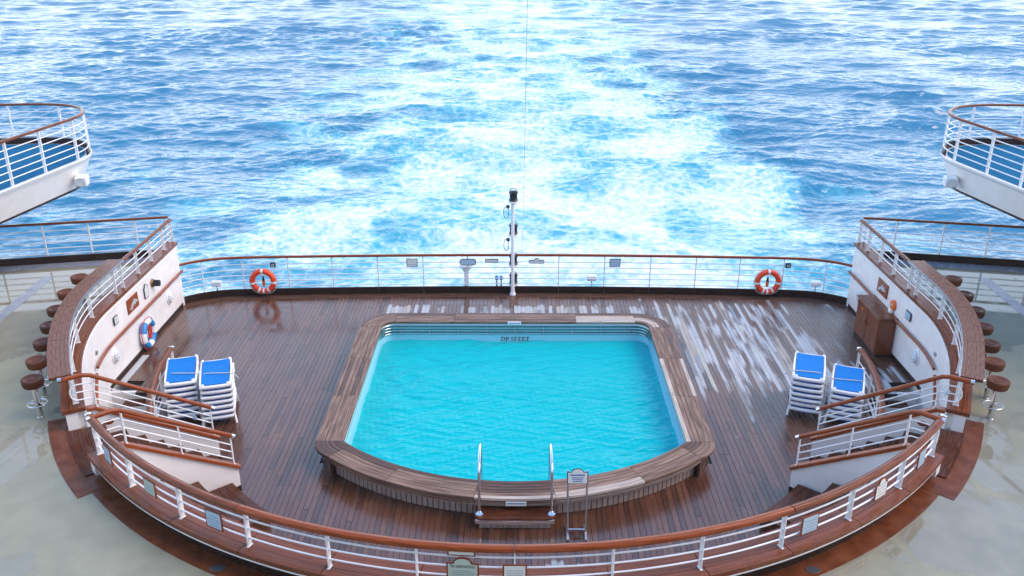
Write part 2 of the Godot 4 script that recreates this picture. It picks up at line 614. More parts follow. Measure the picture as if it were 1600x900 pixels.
func make_upper_deck_material():
	var w = 1280
	var h = 1000
	var a = noise_bytes(noise(61, 0.006, FastNoiseLite.TYPE_SIMPLEX_SMOOTH, 5, false, 40.0), w, h)
	var b = noise_bytes(noise(62, 0.05, FastNoiseLite.TYPE_SIMPLEX_SMOOTH, 4), w, h)
	var c2 = noise_bytes(noise(63, 0.022, FastNoiseLite.TYPE_SIMPLEX_SMOOTH, 4, false, 20.0), w, h)
	var qa = quantiles(a)
	var qc = quantiles(c2)
	var col = PackedByteArray()
	col.resize(w * h * 3)
	var rgh = PackedByteArray()
	rgh.resize(w * h)
	for k in w * h:
		var zz = UZ0 + (UZ1 - UZ0) * float(k / w) / h
		var p = qa[a[k]] * 0.75 + qc[c2[k]] * 0.25 + 0.45 * (1.0 - smoothstep(-18.0, -15.5, zz))
		var f = b[k] / 255.0 - 0.5
		var puddle = smoothstep(0.55, 0.585, p + f * 0.04)
		var rim = smoothstep(0.50, 0.55, p) * (1.0 - puddle)      # tide marks left by drying water
		var t = 1.0 + f * 0.22 + (qc[c2[k]] - 0.5) * 0.10 - rim * 0.10
		col[k * 3] = srgb8(lerpf(0.275, 0.25, puddle) * t)
		col[k * 3 + 1] = srgb8(lerpf(0.26, 0.235, puddle) * t)
		col[k * 3 + 2] = srgb8(lerpf(0.17, 0.17, puddle) * t)
		rgh[k] = int(255.0 * clampf(lerpf(0.45, 0.05, puddle) + f * 0.1, 0.03, 1.0))
	var m = mat("upper_floor", Color.WHITE, 1.0)
	m.albedo_texture = tex_rgb(w, h, col)
	m.roughness_texture = tex_l(w, h, rgh)
	m.metallic_specular = 0.62

# ------------------------------------------------------------------ sea
const WX := 78.0
const WZ0 := -385.0
const WZ1 := -36.0

var wave_set := []

func make_waves():
	var r = RandomNumberGenerator.new()
	r.seed = 5
	var L = 30.0
	while L > 1.1:
		for k in 4:
			var a = r.randfn(0.22, 0.62)
			var kk = TAU / (L * r.randf_range(0.82, 1.18))
			# steepness is shared out over the wavelengths, most of it to the chop of a few metres
			var steep = 0.030 if L > 9.0 else (0.052 if L > 1.6 else 0.045)
			wave_set.append([sin(a) * kk, cos(a) * kk, r.randf() * TAU, steep / kk])
		L *= 0.72

func wake_env(x: float, z: float) -> float:
	# how churned the water is: 1 inside the wake, 0 outside
	var d = -z
	var half = 24.0 + 4.0 * sin(d * 0.021 + 0.6) + 0.02 * maxf(d - 100.0, 0.0)
	var c = 1.5 * sin(d * 0.013)
	var soft = (21.0 if x < c else 11.0) + 0.07 * maxf(d - 100.0, 0.0)
	return (1.0 - smoothstep(half - soft, half + soft, absf(x - c))) * (1.0 - 0.12 * smoothstep(120.0, 260.0, d))

func build_sea():
	make_waves()
	var water = mat("sea_water", lin(0.002, 0.14, 0.25), 0.05)
	water.metallic_specular = 0.54
	# small ripples, a tileable height field of many short waves
	var rs = 512
	var r = RandomNumberGenerator.new()
	r.seed = 9
	var comp = []
	for k in 34:
		var len_ = exp(r.randf_range(log(5.0), log(34.0)))
		var a = r.randfn(0.1, 0.55)
		var kx = roundf(sin(a) * len_)
		var kz = roundf(cos(a) * len_)
		comp.append([kx * TAU / rs, kz * TAU / rs, r.randf() * TAU, 1.0 / pow(maxf(1.0, sqrt(kx * kx + kz * kz)), 1.05)])
	# sines by a recurrence along each row
	var acc = PackedFloat32Array()
	acc.resize(rs * rs)
	for c in comp:
		var cd = cos(c[0])
		var sd = sin(c[0])
		for j in rs:
			var ph = c[1] * j + c[2]
			var s = sin(ph) * c[3]
			var q = cos(ph) * c[3]
			var at = j * rs
			for i in rs:
				acc[at + i] += s
				var s2 = s * cd + q * sd
				q = q * cd - s * sd
				s = s2
	var mx = 0.0
	for v in acc:
		mx = maxf(mx, absf(v))
	var hb = PackedByteArray()
	hb.resize(rs * rs)
	for i in rs * rs:
		var v = acc[i] / mx
		# sharper crests than troughs
		hb[i] = int(clampf(127.5 + 127.0 * (v * 0.8 + 0.2 * (v * v * 2.0 - 0.5)), 0.0, 255.0))
	var ripple = tex_l(rs, rs, hb)
	mats["ripple_tex"] = ripple
	for m in [water]:
		m.heightmap_enabled = true
		m.heightmap_texture = ripple
		m.heightmap_scale = 15.0
	var wake = water.duplicate()
	wake.resource_name = "wake_water"
	wake.roughness = 0.16
	wake.detail_enabled = true
	wake.detail_uv_layer = BaseMaterial3D.DETAIL_UV_2
	wake.detail_blend_mode = BaseMaterial3D.BLEND_MODE_MIX
	wake.detail_albedo = foam_texture()
	# the sheet: fine squares near the ship, coarser ones farther out
	var am = ArrayMesh.new()
	sea_patch(am, -WX, WX, -150.0, WZ1, 0.3, wake)
	sea_patch(am, -WX, WX, -250.0, -150.0, 0.55, wake)
	sea_patch(am, -WX, WX, WZ0, -250.0, 0.9, wake)
	for s in [-1, 1]:
		sea_patch(am, s * WX, s * 120.0, -150.0, WZ1, 0.34, water)
		sea_patch(am, s * WX, s * 190.0, -250.0, -150.0, 0.6, water)
		sea_patch(am, s * WX, s * 330.0, WZ0, -250.0, 1.0, water)
		sea_patch(am, s * 120.0, s * 3000.0, -150.0, 600.0, 60.0, water)
		sea_patch(am, s * 190.0, s * 3000.0, -250.0, -150.0, 50.0, water)
		sea_patch(am, s * 330.0, s * 3000.0, WZ0, -250.0, 60.0, water)
		sea_patch(am, s * 0.0, s * 120.0, WZ1, 600.0, 12.0, water)
	sea_patch(am, -3000.0, 3000.0, -4500.0, WZ0, 80.0, water)
	var o = MeshInstance3D.new()
	o.name = "sea"
	o.mesh = am
	o.set_meta("kind", "structure")
	o.position = Vector3(0, SEA_Y, 0)
	add_child(o)

func sea_patch(am, xa, xb, z0, z1, step, material):
	var x0 = minf(xa, xb)
	var x1 = maxf(xa, xb)
	var nx = maxi(2, int(ceil((x1 - x0) / step)))
	var nz = maxi(2, int(ceil((z1 - z0) / step)))
	var flat = step > 5.0
	var gusts = noise(77, 0.016, FastNoiseLite.TYPE_SIMPLEX_SMOOTH, 3)
	var V = PackedVector3Array()
	var N = PackedVector3Array()
	var U = PackedVector2Array()
	V.resize((nx + 1) * (nz + 1))
	N.resize(V.size())
	U.resize(V.size())
	var R = PackedVector2Array()      # ripples repeat every 11.8 m
	R.resize(V.size())
	var H = PackedFloat32Array()
	H.resize(V.size())
	var DX = PackedFloat32Array()
	var DZ = PackedFloat32Array()
	DX.resize(V.size())
	DZ.resize(V.size())
	if not flat:
		for w in wave_set:
			var kk = sqrt(w[0] * w[0] + w[1] * w[1])
			if TAU / kk < step * 3.2:
				continue
			var dx = (x1 - x0) / nx
			var cd = cos(w[0] * dx)
			var sd = sin(w[0] * dx)
			var ux = 0.4 * w[0] / kk
			var uz = 0.4 * w[1] / kk
			for j in nz + 1:
				var ph = w[0] * x0 + w[1] * (z0 + (z1 - z0) * j / nz) + w[2]
				var s = sin(ph) * w[3]
				var q = cos(ph) * w[3]
				var at = j * (nx + 1)
				for i in nx + 1:
					H[at + i] += s
					DX[at + i] += q * ux
					DZ[at + i] += q * uz
					var s2 = s * cd + q * sd
					q = q * cd - s * sd
					s = s2
	for j in nz + 1:
		var z = z0 + (z1 - z0) * j / nz
		for i in nx + 1:
			var x = x0 + (x1 - x0) * i / nx
			var k = j * (nx + 1) + i
			# gusts: chop is livelier in some patches than in others
			var gust = 1.0 if flat else 1.0 + 0.75 * gusts.get_noise_2d(x, z * 0.8)
			V[k] = Vector3(x + DX[k] * gust, H[k] * gust, z + DZ[k] * gust)
			R[k] = Vector2(x, z) * 0.085
			U[k] = Vector2((x + WX) / (2.0 * WX), (z - WZ0) / (WZ1 - WZ0))
	for j in nz + 1:
		for i in nx + 1:
			var k = j * (nx + 1) + i
			var a = V[k + (1 if i < nx else 0)] - V[k - (1 if i > 0 else 0)]
			var b = V[k + ((nx + 1) if j < nz else 0)] - V[k - ((nx + 1) if j > 0 else 0)]
			N[k] = b.cross(a).normalized()
	var I = PackedInt32Array()
	I.resize(nx * nz * 6)
	var at = 0
	for j in nz:
		for i in nx:
			var k = j * (nx + 1) + i
			I[at] = k; I[at + 1] = k + 1; I[at + 2] = k + nx + 1
			I[at + 3] = k + 1; I[at + 4] = k + nx + 2; I[at + 5] = k + nx + 1
			at += 6
	var arr = []
	arr.resize(Mesh.ARRAY_MAX)
	arr[Mesh.ARRAY_VERTEX] = V
	arr[Mesh.ARRAY_NORMAL] = N
	arr[Mesh.ARRAY_TEX_UV] = R
	arr[Mesh.ARRAY_TEX_UV2] = U
	arr[Mesh.ARRAY_INDEX] = I
	am.add_surface_from_arrays(Mesh.PRIMITIVE_TRIANGLES, arr)
	am.surface_set_material(am.get_surface_count() - 1, material)

# share of the picture below each grey level, so that thresholds are shares of area
func quantiles(g: PackedByteArray) -> PackedFloat32Array:
	var n = PackedInt32Array()
	n.resize(256)
	for i in range(0, g.size(), 7):
		n[g[i]] += 1
	var out = PackedFloat32Array()
	out.resize(256)
	var acc = 0
	var all = float(g.size() / 7 + 1)
	for i in 256:
		acc += n[i]
		out[i] = acc / all
	return out

func foam_texture() -> ImageTexture:
	var w = 960
	var h = 2048
	# metres per texel: 0.16 across, 0.17 along
	var patch = noise_bytes(noise(71, 0.019, FastNoiseLite.TYPE_SIMPLEX_SMOOTH, 4, false, 25.0), 480, 1024, w, h)
	var lace = noise_bytes(noise(72, 0.048, FastNoiseLite.TYPE_SIMPLEX_SMOOTH, 5, true, 14.0), w, h)
	var lace2 = noise_bytes(noise(74, 0.12, FastNoiseLite.TYPE_SIMPLEX_SMOOTH, 4, true, 6.0), w, h)
	var fine = noise_bytes(noise(73, 0.12, FastNoiseLite.TYPE_SIMPLEX_SMOOTH, 4, false, 8.0), w, h)
	var q1 = quantiles(lace)
	var q2 = quantiles(lace2)
	var q3 = quantiles(patch)
	var out = PackedByteArray()
	out.resize(w * h * 4)
	for j in h:
		var z = WZ0 + (WZ1 - WZ0) * j / h
		for i in w:
			var x = -WX + 2.0 * WX * i / w
			var k = j * w + i
			var e = wake_env(x, z)
			if e <= 0.0:
				continue
			var p = q3[patch[k]] - 0.5          # -0.5 .. 0.5, evenly spread
			var l1 = q1[lace[k]]
			var l2 = q2[lace2[k]]
			var f = fine[k] / 255.0 - 0.5
			# aerated water: turquoise, milky where the air is thick
			var t = clampf((e - 0.20 + p * 0.8 + f * 0.3) * 1.9, 0.0, 1.0)
			var milk = clampf((e - 0.5) * 0.9 + p * 0.9 + f * 0.7 + (l1 - 0.5) * 0.35 + 0.12, 0.0, 1.0)
			# froth: threads of lace, closing up into broken sheets where the wake is strongest
			var near = smoothstep(0.05, 0.55, e)
			var thread = maxf(smoothstep(0.70, 0.97, l1), 0.85 * smoothstep(0.66, 0.97, l2)) * near * clampf(0.75 + p * 0.9, 0.0, 1.0)
			var sheet = clampf((e - 0.62) * 0.9 + p * 1.15 + (l2 - 0.5) * 0.55 + f * 0.9, 0.0, 1.0) * 0.9 * near
			var froth = clampf(maxf(thread, sheet) + 0.35 * minf(thread, sheet), 0.0, 1.0)
			var cr = lerpf(lerpf(0.05, 0.38, milk), 0.72, froth)
			var cg = lerpf(lerpf(0.42, 0.61, milk), 0.77, froth)
			var cb = lerpf(lerpf(0.50, 0.68, milk), 0.79, froth)
			var al = maxf(t * 0.88, froth)
			out[k * 4] = srgb8(cr)
			out[k * 4 + 1] = srgb8(cg)
			out[k * 4 + 2] = srgb8(cb)
			out[k * 4 + 3] = int(al * 255.0)
	return ImageTexture.create_from_image(Image.create_from_data(w, h, false, Image.FORMAT_RGBA8, out))

# ------------------------------------------------------------------ pool deck of teak planks
const STERN := [[9.42, -21.9], [9.36, -22.25], [9.15, -22.55], [8.75, -22.83], [8.2, -23.03], [7.4, -23.13], [6.0, -23.2], [4.0, -23.28], [2.0, -23.33], [0.0, -23.35]]

func stern_z(x: float) -> float:
	x = absf(x)
	for i in STERN.size() - 1:
		if x <= STERN[i][0] and x >= STERN[i + 1][0]:
			return lerpf(STERN[i][1], STERN[i + 1][1], (STERN[i][0] - x) / (STERN[i][0] - STERN[i + 1][0]))
	return -21.9

func well_z(x: float) -> float:
	# forward limit of the pool deck
	var r = MR - 0.2
	x = absf(x)
	if x < r:
		return -18.0 + sqrt(r * r - x * x)
	return -18.0

func pool_back_front(x: float) -> Vector2:
	# the part of a plank line that the pool covers
	x = absf(x)
	if x > 3.84:
		return Vector2.ZERO
	var back = -20.83 if x < 3.03 else -20.02 - 0.81 * sqrt(maxf(0.0, 1.0 - pow((x - 3.03) / 0.81, 2.0)))
	var r = 5.1
	var front = -18.25 + sqrt(r * r - x * x) if x < 3.3 else lerpf(-14.4, -14.7, (x - 3.3) / 0.54)
	return Vector2(back, front)

func build_pool_deck():
	var root = structure("pool_deck", Vector3(0, 0, -17))
	var seg = []
	var rows = int((DX1 - DX0) / ROW)
	for r in rows:
		var x = DX0 + (r + 0.5) * ROW
		if absf(x) > 9.32:
			continue
		var z0 = maxf(stern_z(x - ROW * 0.5), stern_z(x + ROW * 0.5)) + 0.34
		var z1 = minf(well_z(absf(x) + ROW * 0.5), well_z(absf(x) - ROW * 0.5))
		if absf(x) > 8.6:
			z1 = -18.0
		# the stair opening beside the wall
		if absf(x) > 7.78:
			z1 = minf(z1, -17.45)
		elif absf(x) > 5.9:
			z1 = minf(z1, -18.0 + sqrt(7.8 * 7.8 - x * x))
		var spans = [[z0, z1]]
		var p = pool_back_front(x)
		if p != Vector2.ZERO:
			spans = [[z0, p.x], [p.y, z1]]
		for sp in spans:
			if sp[1] - sp[0] < 0.06:
				continue
			var z = sp[0]
			var first = 0.5 + fmod(r * 0.73, 1.0) * 1.6
			while z < sp[1] - 0.01:
				var e = minf(z + first, sp[1])
				if sp[1] - e < 0.35:
					e = sp[1]
				seg.append([x, z, e])
				z = e
				first = rng.randf_range(1.5, 2.4)
	# the planks that show largest are parts of their own
	seg.sort_custom(func(a, b): return a[2] * 1.0 - absf(a[0]) * 0.12 + minf(a[2] - a[1], 1.2) > b[2] * 1.0 - absf(b[0]) * 0.12 + minf(b[2] - b[1], 1.2))
	var base = begin()
	var rest = begin()
	var m = mats.deck_teak
	for i in seg.size():
		var a = seg[i]
		box(base, Vector3(a[0], -0.06, (a[1] + a[2]) * 0.5), Vector3(ROW, 0.08, a[2] - a[1]), 0.0)
		var own = i < 300
		var st = begin() if own else rest
		plank(st, a[0], a[1], a[2])
		if own:
			part(root, "plank", st, m)
	part(root, "caulking", base, mats.caulk)
	var o = part(root, "aft_planks", rest, m)
	o.set_meta("kind", "stuff")
	# margin plank that follows the stern
	var inn = []
	var out = []
	for s in [-1, 1]:
		var pts = STERN.duplicate()
		if s > 0:
			pts.reverse()
		for i in pts.size():
			if s > 0 and i == 0:
				continue
			var v = Vector2(s * pts[i][0], pts[i][1])
			out.append(v)
	for i in out.size():
		var t = (out[mini(i + 1, out.size() - 1)] - out[maxi(i - 1, 0)]).normalized()
		var n = Vector2(-t.y, t.x)
		if n.dot(Vector2(0, -15) - out[i]) < 0:
			n = -n
		inn.append(out[i] + n * 0.34)
	var mb = begin()
	slab(mb, inn, out, -0.1, -0.004)
	part(root, "margin_plank", mb, mats.coping_dark)
	# the hull below
	var hull = structure("ship_hull", Vector3(0, SEA_Y, 0))
	var hb = begin()
	var a = []
	var b = []
	for i in out.size():
		a.append(Vector2(out[i].x * 1.01, -14.0))
		b.append(Vector2(out[i].x * 1.01, out[i].y - 0.25))
	slab(hb, a, b, SEA_Y - 2.0, -2.9)
	slab(hb, [Vector2(-16, 30), Vector2(16, 30)], [Vector2(-16, -14), Vector2(16, -14)], SEA_Y - 2.0, -2.9)
	# bulwark of the stern below the deck, and the void under the pool deck closed to the sea
	var c = []
	for v in out:
		c.append(v + Vector2(0, -0.12))
	slab(hb, inn, c, -2.9, -0.11)
	part(hull, "hull_plating", hb, mats.white)

func plank(st, x, z0, z1):
	var tone = rng.randf_range(0.5, 1.5)
	var warm = rng.randf_range(-0.1, 0.2)
	if rng.randf() < 0.06:
		tone *= 1.35
	st.set_color(Color(tone * (1.0 + warm), tone, tone * (1.0 - warm)))
	var hw = ROW * 0.5 - 0.0025
	var y = rng.randf_range(-0.0015, 0.0015)
	var a = z0 + 0.003
	var b = z1 - 0.003
	var uv = func(p): return Vector2((p.x - DX0) / (DX1 - DX0), (p.z - DZ0) / (DZ1 - DZ0))
	var c = 0.002
	var top = [Vector3(x - hw + c, y, a), Vector3(x + hw - c, y, a), Vector3(x + hw - c, y, b), Vector3(x - hw + c, y, b)]
	var bot = [Vector3(x - hw, y - 0.03, a), Vector3(x + hw, y - 0.03, a), Vector3(x + hw, y - 0.03, b), Vector3(x - hw, y - 0.03, b)]
	var mid = [Vector3(x - hw, y - c, a), Vector3(x + hw, y - c, a), Vector3(x + hw, y - c, b), Vector3(x - hw, y - c, b)]
	tri(st, top[0], top[1], top[2], Vector3.UP, Vector3.UP, Vector3.UP, uv.call(top[0]), uv.call(top[1]), uv.call(top[2]))
	tri(st, top[0], top[2], top[3], Vector3.UP, Vector3.UP, Vector3.UP, uv.call(top[0]), uv.call(top[2]), uv.call(top[3]))
	for k in [1, 3]:
		var l = (k + 1) % 4
		var n = Vector3(1.0 if k == 1 else -1.0, 0, 0)
		var nb = (n + Vector3.UP).normalized()
		tri(st, top[k], top[l], mid[l], nb, nb, nb, uv.call(top[k]), uv.call(top[l]), uv.call(mid[l]))
		tri(st, top[k], mid[l], mid[k], nb, nb, nb, uv.call(top[k]), uv.call(mid[l]), uv.call(mid[k]))
		tri(st, mid[k], mid[l], bot[l], n, n, n, uv.call(mid[k]), uv.call(mid[l]), uv.call(bot[l]))
		tri(st, mid[k], bot[l], bot[k], n, n, n, uv.call(mid[k]), uv.call(bot[l]), uv.call(bot[k]))

# ------------------------------------------------------------------ terrace deck round the well
const UX := 16.0
const UZ0 := -22.75
const UZ1 := 2.5

func terrace_edge(x: float) -> float:
	# aft edge of the terrace deck
	return lerpf(-22.62, -21.75, clampf((absf(x) - 9.2) / 4.4, 0.0, 1.6))

func build_upper_deck():
	var root = structure("terrace_deck", Vector3(0, UP_Y, -10))
	var st = begin()
	for s in [-1, 1]:
		var inn = []
		var out = []
		for i in 91:
			var t = 136.0 - i * 1.0 if i <= 46 else 90.0 - (i - 46) * 90.0 / 44.0
			var p = well(t, 0.03, s)
			inn.append(p)
			if t > 90.0:
				out.append(Vector2(s * UX, lerpf(-18.0, terrace_edge(UX), clampf((t - 90.0) / 46.0, 0, 1))))
			else:
				var d = (p - Vector2(0, -18)).normalized()
				var k = INF
				if absf(d.x) > 0.001:
					k = UX / absf(d.x)
				if d.y > 0.001:
					k = minf(k, 20.5 / d.y)
				out.append(Vector2(0, -18) + d * k)
		inn[0] = Vector2(s * 9.2, terrace_edge(9.2))
		for i in inn.size() - 1:
			# thin fans of floor from the well to the ship's side
			var a = [inn[i], out[i], out[i + 1], inn[i + 1]]
			var v = []
			var u = []
			for p in a:
				v.append(Vector3(p.x, UP_Y, p.y))
				u.append(Vector2((p.x + UX) / (2 * UX), (p.y - UZ0) / (UZ1 - UZ0)))
			tri(st, v[0], v[1], v[2], Vector3.UP, Vector3.UP, Vector3.UP, u[0], u[1], u[2])
			tri(st, v[0], v[2], v[3], Vector3.UP, Vector3.UP, Vector3.UP, u[0], u[2], u[3])
	part(root, "floor", st, mats.upper_floor)
	# underside and aft face
	var us = begin()
	for s in [-1, 1]:
		var inn = []
		var out = []
		for i in 24:
			var t = 136.0 - i * 6.0
			if t < 0.0:
				break
			inn.append(well(t, 0.14, s))
			out.append(well(t, 6.0, s) if t <= 90.0 else Vector2(s * UX, well(t, 0, s).y + (0.85 if t > 130 else 0.0)))
		inn[0] = Vector2(s * 9.2, terrace_edge(9.2))
		slab(us, inn, out, UP_Y - 0.4, UP_Y - 0.012)
	part(root, "deck_slab", us, mats.white)
	# painted margin round the well: a narrow band in front of the ledge, wider ones where the stairs open
	var nb = begin()
	slab(nb, wells(47.0, 0.0, 0.06, -1, 30) + wells(1.5, 47.0, 0.06, 1, 30), wells(47.0, 0.0, 0.40, -1, 30) + wells(1.5, 47.0, 0.40, 1, 30), UP_Y - 0.008, UP_Y + 0.004)
	part(root, "painted_band", nb, mats.band_brown)
	for s in [-1, 1]:
		var wb = begin()
		slab(wb, wells(64.0, 46.8, 0.1, s, 14), wells(64.0, 46.8, 0.62, s, 14), UP_Y - 0.008, UP_Y + 0.008)
		part(root, "painted_band", wb, mats.band_brown)
		var stripe = begin()
		slab(stripe, [Vector2(s * 11.6, -16.6), Vector2(s * 11.78, -21.0)], [Vector2(s * 11.88, -16.6), Vector2(s * 12.06, -20.95)], UP_Y - 0.006, UP_Y + 0.004)
		part(root, "painted_stripe", stripe, mats.deck_stripe)
		var margin = begin()
		slab(margin, [Vector2(s * 9.45, terrace_edge(9.4) + 0.1), Vector2(s * 14.5, terrace_edge(14.5) + 0.1)], [Vector2(s * 9.45, terrace_edge(9.4) + 0.5), Vector2(s * 14.5, terrace_edge(14.5) + 0.5)], UP_Y - 0.006, UP_Y + 0.006)
		part(root, "painted_stripe", margin, mats.deck_stripe)

# ------------------------------------------------------------------ swimming pool
const COPE_Y := 0.45
const WATER_Y := -0.08
const PC := -18.25         # centre of the bowed front, on the z axis

func bow(r, deg) -> Vector2:
	return Vector2(r * sin(deg_to_rad(deg)), PC + r * cos(deg_to_rad(deg)))

func cope_section(kind: String, s: int, a: float, b: float, n: int) -> Array:
	# [inner curve, outer curve]
	var I = []
	var O = []
	for k in n + 1:
		var t = lerpf(a, b, float(k) / n)
		match kind:
			"far":
				I.append(Vector2(t, -20.32))
				O.append(Vector2(t, -20.87))
			"far_corner":
				var c = Vector2(s * 3.03, -20.02)
				var d = Vector2(s * sin(deg_to_rad(t)), -cos(deg_to_rad(t)))
				I.append(c + d * 0.3)
				O.append(c + d * 0.85)
			"side":
				I.append(Vector2(s * 3.33, t))
				O.append(Vector2(s * 3.88, t))
			"near_corner":
				I.append(bow(4.83, s * lerpf(43.6, 41.0, t)))
				var p0 = Vector2(s * 3.88, -14.75)
				var p1 = Vector2(s * 3.88, -14.42)
				var p2 = bow(5.37, s * 41.0)
				O.append(p0.lerp(p1, t).lerp(p1.lerp(p2, t), t))
			"front":
				I.append(bow(4.83, t))
				O.append(bow(5.37, t))
	return [I, O]

func mixed(I, O, f) -> Array:
	var out = []
	for k in I.size():
		out.append(I[k].lerp(O[k], f))
	return out

func build_pool():
	var root = thing("swimming_pool", "small bow-fronted swimming pool of turquoise water with a teak coping", "pool", Vector3(0, 0, -17))
	var secs = [
		["far", 0, -3.03, -1.54, 6, "ttttdd"], ["far", 0, -1.54, 1.54, 8, "tdtttd"], ["far", 0, 1.54, 3.03, 6, "pppptd"],
		["far_corner", -1, 0.0, 90.0, 10, "tttttd"], ["far_corner", 1, 0.0, 90.0, 10, "tpptdd"],
		["side", -1, -20.02, -18.3, 2, "tttttt"], ["side", -1, -18.3, -16.55, 2, "tdttdt"], ["side", -1, -16.55, -14.75, 2, "tttttt"],
		["side", 1, -20.02, -18.3, 2, "ttttdt"], ["side", 1, -18.3, -16.55, 2, "pttttp"], ["side", 1, -16.55, -14.75, 2, "pttttt"],
		["near_corner", -1, 0.0, 1.0, 8, "dddddd"], ["near_corner", 1, 0.0, 1.0, 8, "dddttt"],
		["front", 0, -41.0, -26.0, 8, "ddtttt"], ["front", 0, -26.0, -7.7, 9, "dttttt"], ["front", 0, -7.7, 7.7, 8, "ddddtp"], ["front", 0, 7.7, 26.0, 9, "ttttpp"], ["front", 0, 26.0, 41.0, 8, "tttttt"],
	]
	var pick = {"t": mats.coping_teak, "d": mats.coping_dark, "p": mats.coping_dry}
	for q in secs:
		var c = cope_section(q[0], q[1], q[2], q[3], q[4])
		# trim a hair off both ends so that the joints show
		for k in 2:
			var v = c[k]
			var n = v.size() - 1
			v[0] = v[0].move_toward(v[1], minf(0.004, v[0].distance_to(v[1]) * 0.4))
			v[n] = v[n].move_toward(v[n - 1], minf(0.004, v[n].distance_to(v[n - 1]) * 0.4))
		var bed = begin()
		slab(bed, mixed(c[0], c[1], 0.01), mixed(c[0], c[1], 0.99), COPE_Y - 0.06, COPE_Y - 0.008)
		var sec = part(root, "coping_section", bed, mats.caulk)
		for k in 6:
			var st = begin()
			var f0 = (k + 0.045) / 6.0
			var f1 = (k + 0.955) / 6.0
			slab(st, mixed(c[0], c[1], f0), mixed(c[0], c[1], f1), COPE_Y - 0.045, COPE_Y + rng.randf_range(-0.001, 0.002))
			part(sec, "coping_strip", st, pick[q[5][k]])
	# horizontal slats under the lip of the bow, each as long as its section
	var joints = [-41.0, -26.0, -7.7, 7.7, 26.0, 41.0]
	for j in 5:
		for k in 3:
			var st = begin()
			var I = []
			var O = []
			var r = 5.355 - k * 0.035
			for i in 11:
				var d = lerpf(joints[j] + 0.06, joints[j + 1] - 0.06, i / 10.0)
				I.append(bow(r - 0.05, d))
				O.append(bow(r, d))
			slab(st, I, O, COPE_Y - 0.058 - (k + 1) * 0.052, COPE_Y - 0.064 - k * 0.052)
			part(root, "lip_slat", st, mats.slat_pale if (j >= 2 and k > 0) or (k == 2 and j < 2) or (j > 2) else mats.coping_teak)
	# upright slats below
	var n_up = 70
	for i in n_up:
		var d = lerpf(-41.0, 41.0, (i + 0.5) / n_up)
		var p = bow(5.212, d)
		var st = begin()
		box(st, Vector3(p.x, 0.115, p.y), Vector3(0.090, 0.225, 0.022), 0.004, deg_to_rad(d))
		part(root, "upright_slat", st, mats.slat_pale)
	var back = begin()
	var bi = []
	var bo = []
	for i in 31:
		var d = lerpf(-43.0, 43.0, i / 30.0)
		bi.append(bow(5.1, d))
		bo.append(bow(5.19, d))
	slab(back, bi, bo, -0.05, COPE_Y - 0.062)
	part(root, "kerb_core", back, mats.coping_teak)
	# outer faces along the sides and the far end, of upright boards
	for s in [-1, 1]:
		var pts = [Vector2(s * 3.5, -14.2), Vector2(s * 3.76, -14.7)]
		for i in 13:
			pts.append(Vector2(s * 3.78, lerpf(-14.8, -20.02, i / 12.0)))
		for i in 8:
			var a = deg_to_rad(90.0 - i * 90.0 / 7.0)
			pts.append(Vector2(s * 3.03, -20.02) + Vector2(s * sin(a), -cos(a)) * 0.75)
		pts.append(Vector2(0, -20.77))
		var inn = []
		for p in pts:
			inn.append(p.move_toward(Vector2(0, -17.5), 0.06))
		var st = begin()
		slab(st, inn, pts, -0.04, COPE_Y - 0.062)
		part(root, "kerb_board", st, mats.coping_dark)
	# basin: wall outline just inside the coping
	var ring = []
	for i in 21:
		ring.append(bow(4.84, lerpf(-43.6, 43.6, i / 20.0)))
	for i in 10:
		var a = deg_to_rad(90.0 - i * 10.0)
		ring.append(Vector2(3.03, -20.02) + Vector2(sin(a), -cos(a)) * 0.32)
	for i in 10:
		var a = deg_to_rad(i * 10.0)
		ring.append(Vector2(-3.03, -20.02) + Vector2(-sin(a), -cos(a)) * 0.32)
	ring.append(ring[0])
	var outer = []
	for p in ring:
		outer.append(p + (p - Vector2(0, -17.3)).normalized() * 0.1)
	var lower = begin()
	slab(lower, ring, outer, -1.75, 0.08)
	part(root, "basin_wall", lower, mats.pool_wall)
	var rec = []
	for p in ring:
		rec.append(p + (p - Vector2(0, -17.3)).normalized() * 0.09)
	var tile = begin()
	slab(tile, rec, outer, 0.08, COPE_Y - 0.062)
	part(root, "overflow_channel", tile, mats.pool_tile)
	var fl = begin()
	var poly = PackedVector2Array()
	for i in ring.size() - 1:
		poly.append(Vector2(outer[i].x, outer[i].y))
	var idx = Geometry2D.triangulate_polygon(poly)
	for i in range(0, idx.size(), 3):
		tri(fl, Vector3(poly[idx[i]].x, -1.7, poly[idx[i]].y), Vector3(poly[idx[i + 1]].x, -1.7, poly[idx[i + 1]].y), Vector3(poly[idx[i + 2]].x, -1.7, poly[idx[i + 2]].y), Vector3.UP, Vector3.UP, Vector3.UP)
	part(root, "basin_floor", fl, mats.pool_floor)
	# steel bars across the overflow channel
	for k in 4:
		var pts = []
		for i in range(21, 41):
			pts.append(Vector3(ring[i].x, 0.115 + k * 0.078, ring[i].y + 0.012))
		var st = begin()
		tube(st, pts, 0.014, 6)
		part(root, "overflow_bar", st, mats.steel)
	for i in 9:
		var st = begin()
		var x = lerpf(-2.9, 2.9, i / 8.0)
		box(st, Vector3(x, 0.24, -20.365), Vector3(0.035, 0.3, 0.03), 0.004)
		part(root, "bar_bracket", st, mats.steel_dull)
	# white edging under the inner lip
	var trim = begin()
	slab(trim, mixed(ring, outer, -0.05), mixed(ring, outer, 0.5), COPE_Y - 0.085, COPE_Y - 0.063)
	part(root, "lip_edging", trim, mats.rail_white)
	var plaque = begin()
	box(plaque, Vector3(-0.02, COPE_Y - 0.03, -20.30), Vector3(0.34, 0.085, 0.02), 0.004)
	var pq = part(root, "notice_plate", plaque, mats.rail_white)
